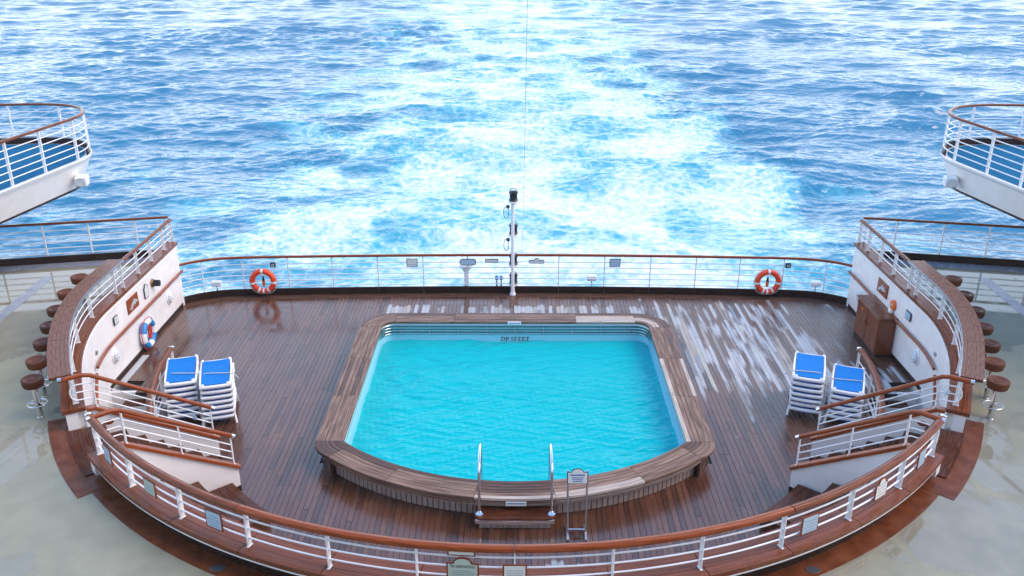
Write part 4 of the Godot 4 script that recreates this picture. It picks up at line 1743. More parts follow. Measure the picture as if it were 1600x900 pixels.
# ------------------------------------------------------------------ stairs that go below beside the wall, with their guard rail
func build_well_stairs(s):
	var w = thing("lower_stairway", "stairs going below along the white wall %s" % by_side(s), "stairs", Vector3(s * 8.3, -1.6, -16))
	var n = 7
	for k in n:
		var p0 = 86.6 - k * 2.1
		var p1 = p0 - 2.1
		var y = -0.19 * (k + 1)
		var I = []
		var O = []
		var I2 = []
		var O2 = []
		for ph in [p0, p1]:
			I.append(radial(ph, 7.9, s))
			O.append(radial(ph, 8.80, s))
		var tr = begin()
		slab(tr, I, O, y - 0.05, y)
		part(w, "tread", tr, mats.stair_wood)
		for ph in [p0 + 0.12, p0 - 0.02]:
			I2.append(radial(ph, 7.9, s))
			O2.append(radial(ph, 8.80, s))
		var ri = begin()
		slab(ri, I2, O2, y + 0.002, y + 0.175)
		part(w, "riser", ri, mats.sign_face)
	var cw = begin()
	var ci = []
	var co = []
	for i in 13:
		var ph = lerpf(89.0, 61.5, i / 12.0)
		ci.append(radial(ph, 7.82, s))
		co.append(radial(ph, 7.87, s))
	slab(cw, ci, co, -1.7, -0.005)
	part(w, "stairwell_wall", cw, mats.white)
	var fl = begin()
	slab(fl, [radial(89.0, 7.8, s), radial(75.0, 7.8, s), radial(61.0, 7.8, s)], [radial(89.0, 9.3, s), radial(75.0, 9.1, s), radial(61.0, 8.95, s)], -1.75, -1.6)
	part(w, "stairwell_floor", fl, mats.toe_wood)
	var ew = begin()
	slab(ew, [radial(86.9, 7.85, s), radial(86.9, 9.2, s)], [radial(87.4, 7.85, s), radial(87.4, 9.2, s)], -1.7, -0.035)
	part(w, "stairwell_wall", ew, mats.white)
	var g = thing("guard_rail", "curved wooden guard rail round the stair opening %s" % by_side(s), "railing", Vector3(s * 7.7, 0, -16.5))
	var pts = []
	for i in 21:
		var ph = lerpf(88.5, 64.0, i / 20.0)
		var q = radial(ph, 7.72, s)
		pts.append(Vector3(q.x, 0.95, q.y))
	var cap = begin()
	sweep(cap, pts, oval(0.07, 0.035, 12), true)
	part(g, "cap_rail", cap, mats.rail_wet)
	var fe = begin()
	sweep(fe, [pts[0] + (pts[0] - pts[1]) * 0.15, pts[0].lerp(pts[1], 0.2)], oval(0.075, 0.04, 12), true)
	part(g, "end_ferrule", fe, mats.steel)
	for k in 3:
		var b = begin()
		var q = []
		for p in pts:
			q.append(Vector3(p.x, 0.22 + k * 0.22, p.z))
		tube(b, q, 0.012, 6)
		part(g, "bar", b, mats.rail_white)
	for i in [0, 6, 13, 20]:
		var j = mini(i + 1, 20)
		var k = maxi(i - 1, 0)
		post(g, Vector3(pts[i].x, 0, pts[i].z), pts[j] - pts[k], 0.93, 0.02, 0.06)

# ------------------------------------------------------------------ aft rail of the terrace and the balconies above it
func build_aft_terrace_rail(s):
	var r = thing("terrace_railing", "white terrace-edge railing with a dark toe board above the sea %s" % by_side(s), "railing", Vector3(s * 12, UP_Y, -22.1))
	var P = func(x, y, o): return Vector3(s * x, y, terrace_edge(x) + o)
	var xs = []
	for i in 9:
		xs.append(9.3 + i * 0.8)
	var cap = begin()
	var pts = []
	for x in xs:
		pts.append(P.call(x, UP_Y + 1.08, 0.02))
	sweep(cap, pts, oval(0.05, 0.03), true)
	part(r, "cap_rail", cap, mats.rail_wet)
	for k in 5:
		var b = begin()
		var q = []
		for p in pts:
			q.append(Vector3(p.x, UP_Y + 0.24 + k * 0.16, p.z))
		tube(b, q, 0.0135, 6)
		part(r, "bar", b, mats.rail_white)
	for x in [9.4, 10.15, 11.3, 12.4, 13.55, 14.7]:
		post(r, P.call(x, UP_Y, 0.02), Vector3(1, 0, 0), 1.06, 0.04, 0.03)
	var toe = begin()
	slab(toe, [Vector2(s * 9.3, terrace_edge(9.3) + 0.04), Vector2(s * 13.6, terrace_edge(13.6) + 0.04), Vector2(s * 15.9, terrace_edge(15.9) + 0.04)], [Vector2(s * 9.3, terrace_edge(9.3) + 0.09), Vector2(s * 13.6, terrace_edge(13.6) + 0.09), Vector2(s * 15.9, terrace_edge(15.9) + 0.09)], UP_Y - 0.02, UP_Y + 0.2)
	part(r, "toe_board", toe, mats.toe_wood)

func build_balcony(s):
	var y = 4.2
	var plan = [[12.6, -12.0], [12.1, -15.0], [11.6, -18.0], [11.3, -19.8], [11.08, -21.2], [10.97, -22.0], [11.06, -22.65], [11.42, -23.28], [12.05, -23.72], [13.0, -23.85], [14.4, -23.62], [16.5, -23.1]]
	var p = []
	for q in plan:
		p.append(Vector2(s * q[0], q[1]))
	var edge = catmull(p, 4)
	var inside = Vector2(s * 14.5, -19.0)
	var b = thing("upper_balcony", "white rounded upper balcony with a blue floor %s" % by_side(s), "balcony", Vector3(s * 13, y - 0.8, -20))
	var fl = begin()
	var carpet_edge = offset_curve(edge, -0.17, inside)
	var rows = []
	for e in carpet_edge:
		rows.append(Vector2(s * 17.0, clampf(e.y, -22.6, -12.0)))
	slab(fl, carpet_edge, rows, y - 0.05, y + 0.006)
	part(b, "floor", fl, mats.carpet_blue)
	var mg = begin()
	slab(mg, offset_curve(edge, -0.18, inside), offset_curve(edge, -0.031, inside), y - 0.08, y)
	part(b, "margin", mg, mats.silver_relief)
	var fa = begin()
	var low = offset_curve(edge, -0.35, inside)
	var slope_n = []
	for i in edge.size():
		var n2 = (edge[i] - low[i]).normalized()
		slope_n.append(Vector3(n2.x, -0.4, n2.y).normalized())
	for i in edge.size() - 1:
		quadn(fa, Vector3(edge[i].x, y + 0.03, edge[i].y), Vector3(edge[i + 1].x, y + 0.03, edge[i + 1].y), Vector3(low[i + 1].x, y - 0.75, low[i + 1].y), Vector3(low[i].x, y - 0.75, low[i].y), slope_n[i], slope_n[i + 1], slope_n[i + 1], slope_n[i])
	slab(fa, offset_curve(edge, -0.03, inside), edge, y + 0.0, y + 0.032)
	part(b, "fascia", fa, mats.white)
	var so = begin()
	var rows2 = []
	for e in low:
		rows2.append(Vector2(s * 17.0, clampf(e.y, -22.6, -12.0)))
	slab(so, offset_curve(edge, -0.42, inside), rows2, y - 0.78, y - 0.752)
	part(b, "soffit", so, mats.white)
	var tr = begin()
	slab(tr, offset_curve(edge, -0.41, inside), offset_curve(edge, -0.34, inside), y - 0.80, y - 0.751)
	part(b, "bottom_trim", tr, mats.toe_wood)
	var toe = begin()
	var k0 = int(edge.size() * 0.52)
	slab(toe, offset_curve(edge, -0.10, inside).slice(k0), offset_curve(edge, -0.06, inside).slice(k0), y, y + 0.17)
	part(b, "toe_board", toe, mats.toe_wood)
	var r = thing("balcony_railing", "white railing with a brown cap round the blue-floored balcony %s" % by_side(s), "railing", Vector3(s * 12, y, -22))
	var line = offset_curve(edge, -0.05, inside)
	var cap = begin()
	sweep(cap, lift(line, y + 1.06), oval(0.05, 0.03), true)
	part(r, "cap_rail", cap, mats.rail_wet)
	for k in 5:
		var br = begin()
		tube(br, lift(line, y + 0.2 + k * 0.165), 0.0135, 6)
		part(r, "bar", br, mats.rail_white)
	var acc = 0.0
	var last = 0.0
	for i in range(1, line.size() - 1):
		acc += line[i].distance_to(line[i - 1])
		if acc - last > 1.15:
			last = acc
			post(r, Vector3(line[i].x, y, line[i].y), Vector3(line[i + 1].x - line[i].x, 0, line[i + 1].y - line[i].y), 1.04, 0.035, 0.07)
	# floodlight on the fascia
	var f = thing("floodlight", "white square floodlight bracketed under the balcony edge %s" % by_side(s), "floodlight", Vector3(s * 11.0, 3.55, -21.75), "balcony floodlights")
	var c = Vector3(s * 11.0, 3.72, -21.75)
	var B = Basis(Vector3.UP, s * -0.25)
	var hs = begin()
	cbox(hs, Transform3D(B, c), Vector3(0.3, 0.26, 0.34), 0.03)
	part(f, "housing", hs, mats.plastic_white)
	var le = begin()
	lathe(le, Transform3D(B * Basis(Vector3.RIGHT, PI / 2), c + B * Vector3(0, 0, 0.172)), [Vector2(0.11, 0.0), Vector2(0.105, 0.02), Vector2(0.09, 0.02), Vector2(0.085, 0.008), Vector2(0.0, 0.014)], 18)
	part(f, "lens", le, mats.lamp_glass)
	var br = begin()
	tube(br, [c + Vector3(s * 0.12, 0, -0.05), c + Vector3(s * 0.45, 0.05, 0.05)], 0.02, 8)
	part(f, "bracket", br, mats.steel_dull)

# ------------------------------------------------------------------ bar stools
func build_stools(s):
	var spots = [[8.68, -14.07], [9.0, -14.83], [9.28, -15.58], [9.52, -16.38], [9.76, -17.2], [9.98, -18.1], [10.12, -19.02]]
	var order = ["first", "second", "third", "fourth", "fifth", "sixth", "seventh"]
	for i in spots.size():
		var at = Vector3(s * (spots[i][0] + rng.randf_range(-0.03, 0.03)), UP_Y, spots[i][1] + rng.randf_range(-0.03, 0.03))
		var label = "round brown bar stool on steel post, %s from staircase %s" % [order[i], by_side(s)]
		if s > 0 or i > 0:
			var c = dup(get_node("bar_stool"), at, rng.randf() * TAU, label)
			c.get_node("seat").set_surface_override_material(0, [mats.stool_wood, mats.stool_dark, mats.stool_worn][rng.randi() % 3])
			continue
		var o = thing("bar_stool", label, "bar stool", at, "bar stools along the counters")
		var seat = begin()
		lathe(seat, Transform3D.IDENTITY, [Vector2(0.0, 0.625), Vector2(0.16, 0.625), Vector2(0.175, 0.64), Vector2(0.19, 0.72), Vector2(0.193, 0.765), Vector2(0.182, 0.787), Vector2(0.155, 0.792), Vector2(0.12, 0.782), Vector2(0.075, 0.766), Vector2(0.07, 0.776), Vector2(0.0, 0.778)], 26)
		lpart(o, "seat", seat, mats.stool_wood)
		var pst = begin()
		lathe(pst, Transform3D.IDENTITY, [Vector2(0.0, 0.625), Vector2(0.055, 0.62), Vector2(0.055, 0.012), Vector2(0.064, 0.01), Vector2(0.066, 0.0)], 18)
		lpart(o, "post", pst, mats.steel)
		var ring = begin()
		var pts = []
		for k in 25:
			var a = TAU * k / 24.0
			pts.append(Vector3(cos(a) * 0.165, 0.27, sin(a) * 0.165))
		sweep(ring, pts, circle(0.013, 7), true, false)
		for k in 2:
			var a = PI * k
			tube(ring, [Vector3(cos(a) * 0.048, 0.27, sin(a) * 0.048), Vector3(cos(a) * 0.165, 0.27, sin(a) * 0.165)], 0.011, 6)
		lpart(o, "foot_ring", ring, mats.steel)

# ------------------------------------------------------------------ stacked loungers
func make_lounger(bottom: bool, top: bool, label, group) -> Node3D:
	var o = thing("sun_lounger", label, "sun lounger", Vector3.ZERO, group)
	var L = 1.14
	for s in [-1, 1]:
		var r = begin()
		var pts = []
		for i in 9:
			var t = i / 8.0
			pts.append(Vector3(s * (0.300 + 0.010 * sin(t * PI)), 0.165 + 0.012 * sin(t * PI * 2.0) + (0.02 * smoothstep(0.8, 1.0, t)), -0.03 - t * L))
		sweep(r, pts, [Vector2(-0.022, -0.03), Vector2(0.022, -0.03), Vector2(0.024, 0.0), Vector2(0.018, 0.03), Vector2(-0.018, 0.03), Vector2(-0.024, 0.0)], true)
		lpart(o, "side_rail", r, mats.plastic_white)
		for z in [-0.12, -0.98]:
			var g = begin()
			var y0 = -0.06 if bottom else 0.082
			sweep(g, [Vector3(s * (0.335 if bottom else 0.308), y0, z + (0.05 if z > -0.5 else -0.04)), Vector3(s * 0.305, 0.16, z)], [Vector2(-0.02, -0.028), Vector2(0.02, -0.028), Vector2(0.02, 0.028), Vector2(-0.02, 0.028)])
			lpart(o, "leg", g, mats.plastic_white)
	var fb = begin()
	var fp = []
	for i in 9:
		var x = lerpf(-0.305, 0.305, i / 8.0)
		fp.append(Vector3(x, 0.168, -0.012 + 0.02 * (1.0 - pow(x / 0.305, 2.0))))
	sweep(fb, fp, [Vector2(-0.028, -0.04), Vector2(0.028, -0.04), Vector2(0.03, 0.0), Vector2(0.02, 0.026), Vector2(-0.02, 0.026), Vector2(-0.03, 0.0)], true)
	lpart(o, "foot_bar", fb, mats.plastic_white)
	var hb = begin()
	box(hb, Vector3(0, 0.185, -L - 0.02), Vector3(0.57, 0.045, 0.04), 0.012)
	lpart(o, "head_bar", hb, mats.plastic_white)
	# the sling: sags a little between the rails
	var sl = begin()
	var nx = 8
	var nz = 10
	var P = func(i, j, dy):
		var u = lerpf(-1.0, 1.0, float(i) / nx)
		var v = float(j) / nz
		return Vector3(u * 0.276, 0.203 + dy - 0.014 * (1.0 - u * u) + 0.02 * smoothstep(0.8, 1.0, v), -0.05 - v * (L - 0.06))
	for i in nx:
		for j in nz:
			var a = P.call(i, j, 0.0)
			var n = (P.call(i, j + 1, 0.0) - a).cross(P.call(i + 1, j, 0.0) - a).normalized()
			if n.y < 0:
				n = -n
			quad(sl, a, P.call(i + 1, j, 0), P.call(i + 1, j + 1, 0), P.call(i, j + 1, 0), n)
			quad(sl, P.call(i, j, -0.012), P.call(i + 1, j, -0.012), P.call(i + 1, j + 1, -0.012), P.call(i, j + 1, -0.012), -n)
	lpart(o, "sling", sl, mats.blue_sling)
	var hem = begin()
	box(hem, Vector3(0.0, 0.098, -0.03), Vector3(0.30, 0.045, 0.03), 0.008)
	lpart(o, "sling_hem", hem, mats.blue_under)
	if top:
		for s in [-1, 1]:
			var c = begin()
			box(c, Vector3(s * 0.26, 0.20, -0.03), Vector3(0.085, 0.05, 0.06), 0.018)
			lpart(o, "corner_cap", c, mats.plastic_white)
			var h2 = begin()
			box(h2, Vector3(s * 0.28, 0.215, -L - 0.005), Vector3(0.06, 0.05, 0.09), 0.02)
			lpart(o, "corner_cap", h2, mats.plastic_white)
	return o

func build_loungers():
	var stacks = [
		{"at": Vector2(-6.93, -16.12), "turn": 0.30, "n": 7, "say": "beside the guard rail, away from the cabinet"},
		{"at": Vector2(-6.17, -16.02), "turn": 0.28, "n": 7, "say": "beside the pool, away from the cabinet"},
		{"at": Vector2(6.12, -16.36), "turn": -0.34, "n": 7, "say": "beside the pool, on the cabinet's side"},
		{"at": Vector2(6.84, -16.02), "turn": -0.36, "n": 6, "say": "beside the guard rail, on the cabinet's side"},
	]
	var order = ["bottom", "second", "third", "fourth", "fifth", "sixth", "seventh"]
	var proto = {}
	for q in stacks:
		for k in q.n:
			var label = "%s sun lounger of the stack %s" % ["blue topmost" if k == q.n - 1 else order[k] + (" white" if k == 0 else "-from-bottom white"), q.say]
			var kind = "bottom" if k == 0 else ("top" if k == q.n - 1 else "mid")
			var j = rng.randf_range(-0.012, 0.012)
			var d = Vector3(q.at.x + j, 0.06 + k * 0.12, q.at.y + rng.randf_range(-0.02, 0.02))
			var turn = q.turn + rng.randf_range(-0.02, 0.02)
			if not proto.has(kind):
				proto[kind] = make_lounger(k == 0, kind == "top", label, "stacked sun loungers")
				proto[kind].position = d
				proto[kind].rotation.y = turn
			else:
				dup(proto[kind], d, turn, label)
	# lashing lines over each pair
	for s in [-1, 1]:
		var a = Vector3(-7.32, 0.80, -16.5) if s < 0 else Vector3(5.72, 0.84, -16.72)
		var b = Vector3(-5.84, 0.86, -16.52) if s < 0 else Vector3(7.36, 0.74, -16.42)
		var pts = []
		for i in 17:
			var t = i / 16.0
			var top = 0.997 if s < 0 else lerpf(0.997, 0.878, smoothstep(0.42, 0.62, t))
			var p = a.lerp(b, t)
			var gap = exp(-pow((t - 0.5) / 0.06, 2.0)) * 0.03
			p.y = top - gap if t > 0.03 and t < 0.97 else top - 0.12
			pts.append(p)
		var st = begin()
		tube(st, pts, 0.011, 6)
		var o = MeshInstance3D.new()
		o.name = numbered("lashing_line")
		o.mesh = st.commit()
		o.set_surface_override_material(0, mats.rope)
		add_child(o)
		tag(o, "pale line lashed across the two lounger stacks %s" % by_side(s), "rope", "lounger lashings")

# ------------------------------------------------------------------ light mast and halyard at the stern
func build_mast():
	var x = -0.07
	var z = -23.16
	var m = thing("light_mast", "white navigation light mast with dark lanterns standing at the stern railing", "mast", Vector3(x, 0, z))
	var p = begin()
	lathe(p, at_y(Vector3(x, 0, z)), [Vector2(0.09, 0.0), Vector2(0.09, 0.02), Vector2(0.06, 0.1), Vector2(0.048, 0.3), Vector2(0.045, 2.72), Vector2(0.0, 2.74)], 14)
	part(m, "pole", p, mats.rail_white)
	for q in [[2.78, 0.0, 0.13], [1.78, -0.15, 0.13], [0.88, -0.15, 0.12], [0.3, -0.15, 0.12]]:
		var c = Vector3(x + 0.02, q[0], z + q[1])
		var pl = begin()
		lathe(pl, at_y(c), [Vector2(0.0, -0.11), Vector2(0.055, -0.10), Vector2(0.14, -0.05), Vector2(0.14, -0.01), Vector2(0.0, -0.005)], 16)
		var brk = part(m, "bracket", pl, mats.rail_white)
		var la = begin()
		lathe(la, at_y(c), [Vector2(0.115, -0.005), Vector2(0.125, 0.03), Vector2(0.105, 0.05), Vector2(0.105, 0.2), Vector2(0.125, 0.215), Vector2(0.12, 0.25), Vector2(0.06, 0.275), Vector2(0.0, 0.28)], 16)
		part(m, "lantern", la, mats.black)
		var hd = begin()
		var hp = []
		for i in 9:
			var a = PI * i / 8.0
			hp.append(c + Vector3(cos(a) * 0.1, 0.25 + sin(a) * 0.1, 0))
		tube(hd, hp, 0.01, 6)
		part(brk, "handle", hd, mats.black)
		if q[0] > 1.0:
			var cab = begin()
			var cp = []
			for i in 11:
				var a = TAU * i / 10.0
				cp.append(c + Vector3(-0.2 + cos(a) * 0.07, -0.32 + sin(a) * 0.18, 0.05))
			tube(cab, cp, 0.009, 5)
			part(m, "cable", cab, mats.dark_grey)
			var jb = begin()
			box(jb, c + Vector3(-0.15, -0.16, 0.05), Vector3(0.1, 0.09, 0.08), 0.02)
			part(m, "junction_box", jb, mats.dark_grey)
	var st = begin()
	tube(st, [Vector3(0.2, 0.98, -23.35), Vector3(0.17, 5.0, -17.1), Vector3(0.14, 9.0, -10.9), Vector3(0.1, 13.5, -4.0)], 0.0035, 5)
	var o = MeshInstance3D.new()
	o.name = "halyard"
	o.mesh = st.commit()
	o.set_surface_override_material(0, mats.rope)
	add_child(o)
	tag(o, "thin halyard running up from the stern railing beside the mast", "rope")

# ------------------------------------------------------------------ lifebuoys, signs and fittings along the stern
func torus(st, xf: Transform3D, R, r, a0, a1, n, m = 10):
	for i in n:
		for k in m:
			var v = []
			var nn = []
			for c in [[i, k], [i + 1, k], [i + 1, k + 1], [i, k + 1]]:
				var a = lerpf(a0, a1, float(c[0]) / n)
				var b = TAU * c[1] / m
				var d = Vector3(cos(a), sin(a), 0)
				v.append(xf * (d * (R + r * cos(b)) + Vector3(0, 0, r * sin(b))))
				nn.append((xf.basis * (d * cos(b) + Vector3(0, 0, sin(b)))).normalized())
			quadn(st, v[0], v[1], v[2], v[3], nn[0], nn[1], nn[2], nn[3])

func lifebuoy(label, at, turn, ring_mat, band_mat, bands, width, rope_mat) -> Node3D:
	var o = thing("lifebuoy", label, "lifebuoy", at)
	var xf = Transform3D(Basis.IDENTITY, Vector3(0, 0.375, 0))
	var st = begin()
	torus(st, xf, 0.295, 0.078, 0.0, TAU, 40, 12)
	lpart(o, "ring", st, ring_mat)
	for a in bands:
		var b = begin()
		torus(b, xf, 0.295, 0.081, deg_to_rad(a - width), deg_to_rad(a + width), maxi(3, int(width / 4)), 12)
		lpart(o, "band", b, band_mat)
	var rp = begin()
	var pts = []
	for i in 49:
		var a = TAU * i / 48.0
		var rr = 0.378 + 0.028 * absf(sin(a * 2.0))
		pts.append(xf * Vector3(cos(a) * rr, sin(a) * rr, 0))
	sweep(rp, pts, circle(0.009, 5), true, false)
	lpart(o, "grab_line", rp, rope_mat)
	o.rotation.y = turn
	return o

func build_stern_things():
	for s in [-1, 1]:
		var b = lifebuoy("orange-red lifebuoy with white bands on stern railing, %s end" % ("blue lifebuoy" if s < 0 else "brown cabinet"), Vector3(s * 7.07, 0.1, -22.98), 0.0, mats.orange_red, mats.rail_white, [90, 190 if s < 0 else 185, 245, 270, 300, -5], 5.5, mats.rope)
		b.set_meta("group", "stern lifebuoys")
		var l = thing("buoy_light", "small orange and black light inside the orange-red lifebuoy, %s end" % ("blue lifebuoy" if s < 0 else "cabinet"), "light", Vector3(s * 7.07, 0.32, -23.02))
		var a = begin()
		lathe(a, at_y(Vector3(s * 7.07, 0.36, -23.02)), [Vector2(0.0, -0.05), Vector2(0.035, -0.04), Vector2(0.045, 0.02), Vector2(0.04, 0.12), Vector2(0.0, 0.12)], 12)
		part(l, "body", a, mats.orange_lamp)
		var t = begin()
		lathe(t, at_y(Vector3(s * 7.07, 0.48, -23.02)), [Vector2(0.04, 0.0), Vector2(0.03, 0.08), Vector2(0.015, 0.13), Vector2(0.0, 0.13)], 12)
		part(l, "cap", t, mats.black)
		var k = thing("rail_box", "small dark grey square box clipped to the stern railing, %s end" % ("blue lifebuoy" if s < 0 else "cabinet"), "box", Vector3(s * 7.62 if s > 0 else -6.78, 0.85, -23.1))
		var c = Vector3(s * 7.62 if s > 0 else -6.78, 0.92, -23.1)
		var bx = begin()
		box(bx, c, Vector3(0.15, 0.15, 0.06), 0.012)
		part(k, "case", bx, mats.dark_grey)
		var ring = begin()
		torus(ring, Transform3D(Basis.IDENTITY, c + Vector3(0, -0.01, 0.031)), 0.035, 0.007, 0, TAU, 14, 5)
		part(k, "emblem", ring, mats.rail_white)
	# framed notices on the railing
	var rect = func(w, h): return PackedVector2Array([Vector2(-w / 2, 0), Vector2(w / 2, 0), Vector2(w / 2, h), Vector2(-w / 2, h)])
	var ov = PackedVector2Array()
	for i in 24:
		var a = TAU * i / 24.0
		ov.append(Vector2(signf(cos(a)) * pow(absf(cos(a)), 0.55) * 0.235, 0.1 + signf(sin(a)) * pow(absf(sin(a)), 0.6) * 0.1))
	var crest = PackedVector2Array([Vector2(-0.2, 0), Vector2(0.2, 0), Vector2(0.225, 0.05), Vector2(0.2, 0.1), Vector2(0.11, 0.105)])
	for i in 7:
		var a = PI * i / 6.0
		crest.append(Vector2(cos(a) * 0.075, 0.11 + sin(a) * 0.05))
	crest.append_array(PackedVector2Array([Vector2(-0.11, 0.105), Vector2(-0.2, 0.1), Vector2(-0.225, 0.05)]))
	notice("pale framed notice on the stern railing, on the oval sign's far side", Vector3(-2.9, 0.82, -23.24), 0.0, rect.call(0.31, 0.24), mats.sign_face, 2)
	notice("pale blue oval sign on the stern railing", Vector3(-1.33, 0.86, -23.24), 0.0, ov, mats.sign_blue, 0)
	notice("narrow pale plate on the stern railing between oval sign and mast", Vector3(-0.66, 0.94, -23.24), 0.0, rect.call(0.37, 0.115), mats.sign_face, 1)
	notice("long pale sign with a crested top on the stern railing", Vector3(0.6, 0.92, -23.24), 0.0, crest, mats.sign_face, 1)
	notice("pale framed notice on the stern railing, beyond the crested sign", Vector3(2.8, 0.82, -23.24), 0.0, rect.call(0.31, 0.24), mats.sign_blue, 2)
	# low fittings outside the rail
	var v = thing("vent_post", "white funnel-topped post standing just outside the stern railing", "vent", Vector3(-1.4, 0.0, -23.55))
	var a = begin()
	lathe(a, at_y(Vector3(-1.4, 0.0, -23.55)), [Vector2(0.07, 0.0), Vector2(0.065, 0.5), Vector2(0.08, 0.56), Vector2(0.2, 0.74), Vector2(0.2, 0.78), Vector2(0.0, 0.8)], 16)
	part(v, "funnel", a, mats.rail_white)
	for i in 2:
		var c = Vector3(-0.53 + i * 0.13, 0.0, -23.55)
		var f = thing("deck_fitting", "small blue-topped fitting just outside the stern railing, %s" % ("nearer the mast" if i == 1 else "farther from the mast"), "fitting", c)
		var st = begin()
		lathe(st, at_y(c), [Vector2(0.03, 0.0), Vector2(0.02, 0.3), Vector2(0.0, 0.3)], 10)
		part(f, "stem", st, mats.steel)
		var hd = begin()
		lathe(hd, at_y(c), [Vector2(0.0, 0.3), Vector2(0.045, 0.31), Vector2(0.055, 0.37), Vector2(0.03, 0.42), Vector2(0.0, 0.42)], 12)
		part(f, "head", hd, mats.buoy_blue)
	for q in [[-8.45, -23.15, "at the blue lifebuoy's end"], [2.2, -23.62, "between the mast and the cabinet's end"], [8.5, -23.2, "at the cabinet's end"]]:
		var f = thing("stern_floodlight", "small white floodlight just outside the stern railing %s" % q[2], "floodlight", Vector3(q[0], 0.1, q[1]))
		var h = begin()
		box(h, Vector3(q[0], 0.33, q[1]), Vector3(0.3, 0.16, 0.16), 0.03)
		part(f, "housing", h, mats.plastic_white)
		var le = begin()
		box(le, Vector3(q[0], 0.33, q[1] - 0.085), Vector3(0.24, 0.11, 0.014), 0.005)
		part(f, "lens", le, mats.lamp_glass)
		var ar = begin()
		tube(ar, [Vector3(q[0], 0.26, q[1]), Vector3(q[0], 0.1, q[1])], 0.02, 6)
		part(f, "arm", ar, mats.steel_dull)

# a flat framed board: shape polygon with its foot at y = 0; lines = rows of print
func notice(label, at, turn, poly, face_mat, lines, word = "", frame_mat = null) -> Node3D:
	var o = thing("notice_board", label, "sign", at)
	var xf = Transform3D.IDENTITY
	var fr = begin()
	plate(fr, xf, poly, 0.016)
	lpart(o, "frame", fr, frame_mat if frame_mat else mats.dark_grey)
	var shrunk = Geometry2D.offset_polygon(poly, -0.02)
	if shrunk.size() > 0:
		var fc = begin()
		plate(fc, Transform3D(Basis.IDENTITY, Vector3(0, 0, 0.0155)), shrunk[0], 0.004)
		lpart(o, "face", fc, face_mat)
	var lo = Vector2(INF, INF)
	var hi = Vector2(-INF, -INF)
	for p in poly:
		lo = lo.min(p)
		hi = hi.max(p)
	var w = hi.x - lo.x
	var h = hi.y - lo.y
	if lines > 0:
		var pr = begin()
		var top = 0.5 if word != "" else 0.78
		for i in lines:
			var y = lo.y + h * (top - (top - 0.12) * (i + 0.5) / lines)
			var lw = w * rng.randf_range(0.5, 0.68)
			var x = -lw * 0.5
			while x < lw * 0.5:
				var c = rng.randf_range(0.012, 0.04)
				cbox(pr, Transform3D(Basis.IDENTITY, Vector3(x + c * 0.5, y, 0.0198)), Vector3(c, minf(0.009, h * 0.3 / lines), 0.002), 0.0)
				x += c + 0.008
		lpart(o, "print", pr, mats.ink_faint if lines > 3 else mats.ink_blue).set_meta("kind", "stuff")
	if word != "":
		var t = lpart(o, "lettering", text_mesh(word, 0.046, true), mats.ink)
		t.position = Vector3(0, lo.y + h * 0.64, 0.0195)
	o.rotation.y = turn
	return o

func build_front_signs():
	var rect = func(w, h): return PackedVector2Array([Vector2(-w / 2, 0), Vector2(w / 2, 0), Vector2(w / 2, h), Vector2(-w / 2, h)])
	var q = [
		[-1, 45.5, 1.93, rect.call(0.28, 0.30), mats.sign_blue, 4, "grey framed notice on the front railing end, blue lifebuoy's side"],
		[-1, 37.0, 1.95, rect.call(0.30, 0.27), mats.sign_green, 4, "greenish framed notice on the front railing, blue lifebuoy's side"],
		[-1, 28.0, 1.93, rect.call(0.31, 0.30), mats.sign_blue, 4, "blue framed notice on the front railing, blue lifebuoy's side"],
		[1, 27.2, 1.93, rect.call(0.31, 0.30), mats.sign_blue, 4, "blue framed notice on the front railing, brown cabinet's side"],
		[1, 37.0, 1.93, arch_poly(0.30, 0.36, 0.09), mats.sign_face, 4, "arched white notice on the front railing, brown cabinet's side"],
		[1, 45.0, 1.93, rect.call(0.28, 0.32), mats.sign_blue, 4, "grey framed notice on the front railing end, brown cabinet's side"],
	]
	for e in q:
		var p = well(e[1], 0.105, e[0])
		notice(e[6], Vector3(p.x, e[2], p.y), e[0] * deg_to_rad(e[1]), e[3], e[4], e[5], "", mats.varnish)
	var p1 = well(4.3, 0.105, -1)
	notice("arched WARNING sign in a red-brown frame on the front railing", Vector3(p1.x, 1.90, p1.y), -deg_to_rad(4.3), arch_poly(0.42, 0.38, 0.085), mats.sign_green, 5, "WARNING", mats.varnish)
	var p2 = well(4.4, 0.085, -1)
	notice("narrow white framed plate above the arched WARNING sign", Vector3(p2.x, 2.29, p2.y), -deg_to_rad(4.4), rect.call(0.36, 0.115), mats.sign_face, 0, "", mats.varnish)
	notice("square white notice in a brown frame next to the WARNING sign", Vector3(0.0, 1.86, well(0.0, 0.115, 1).y), 0.0, rect.call(0.31, 0.34), mats.sign_face, 6, "", mats.varnish)

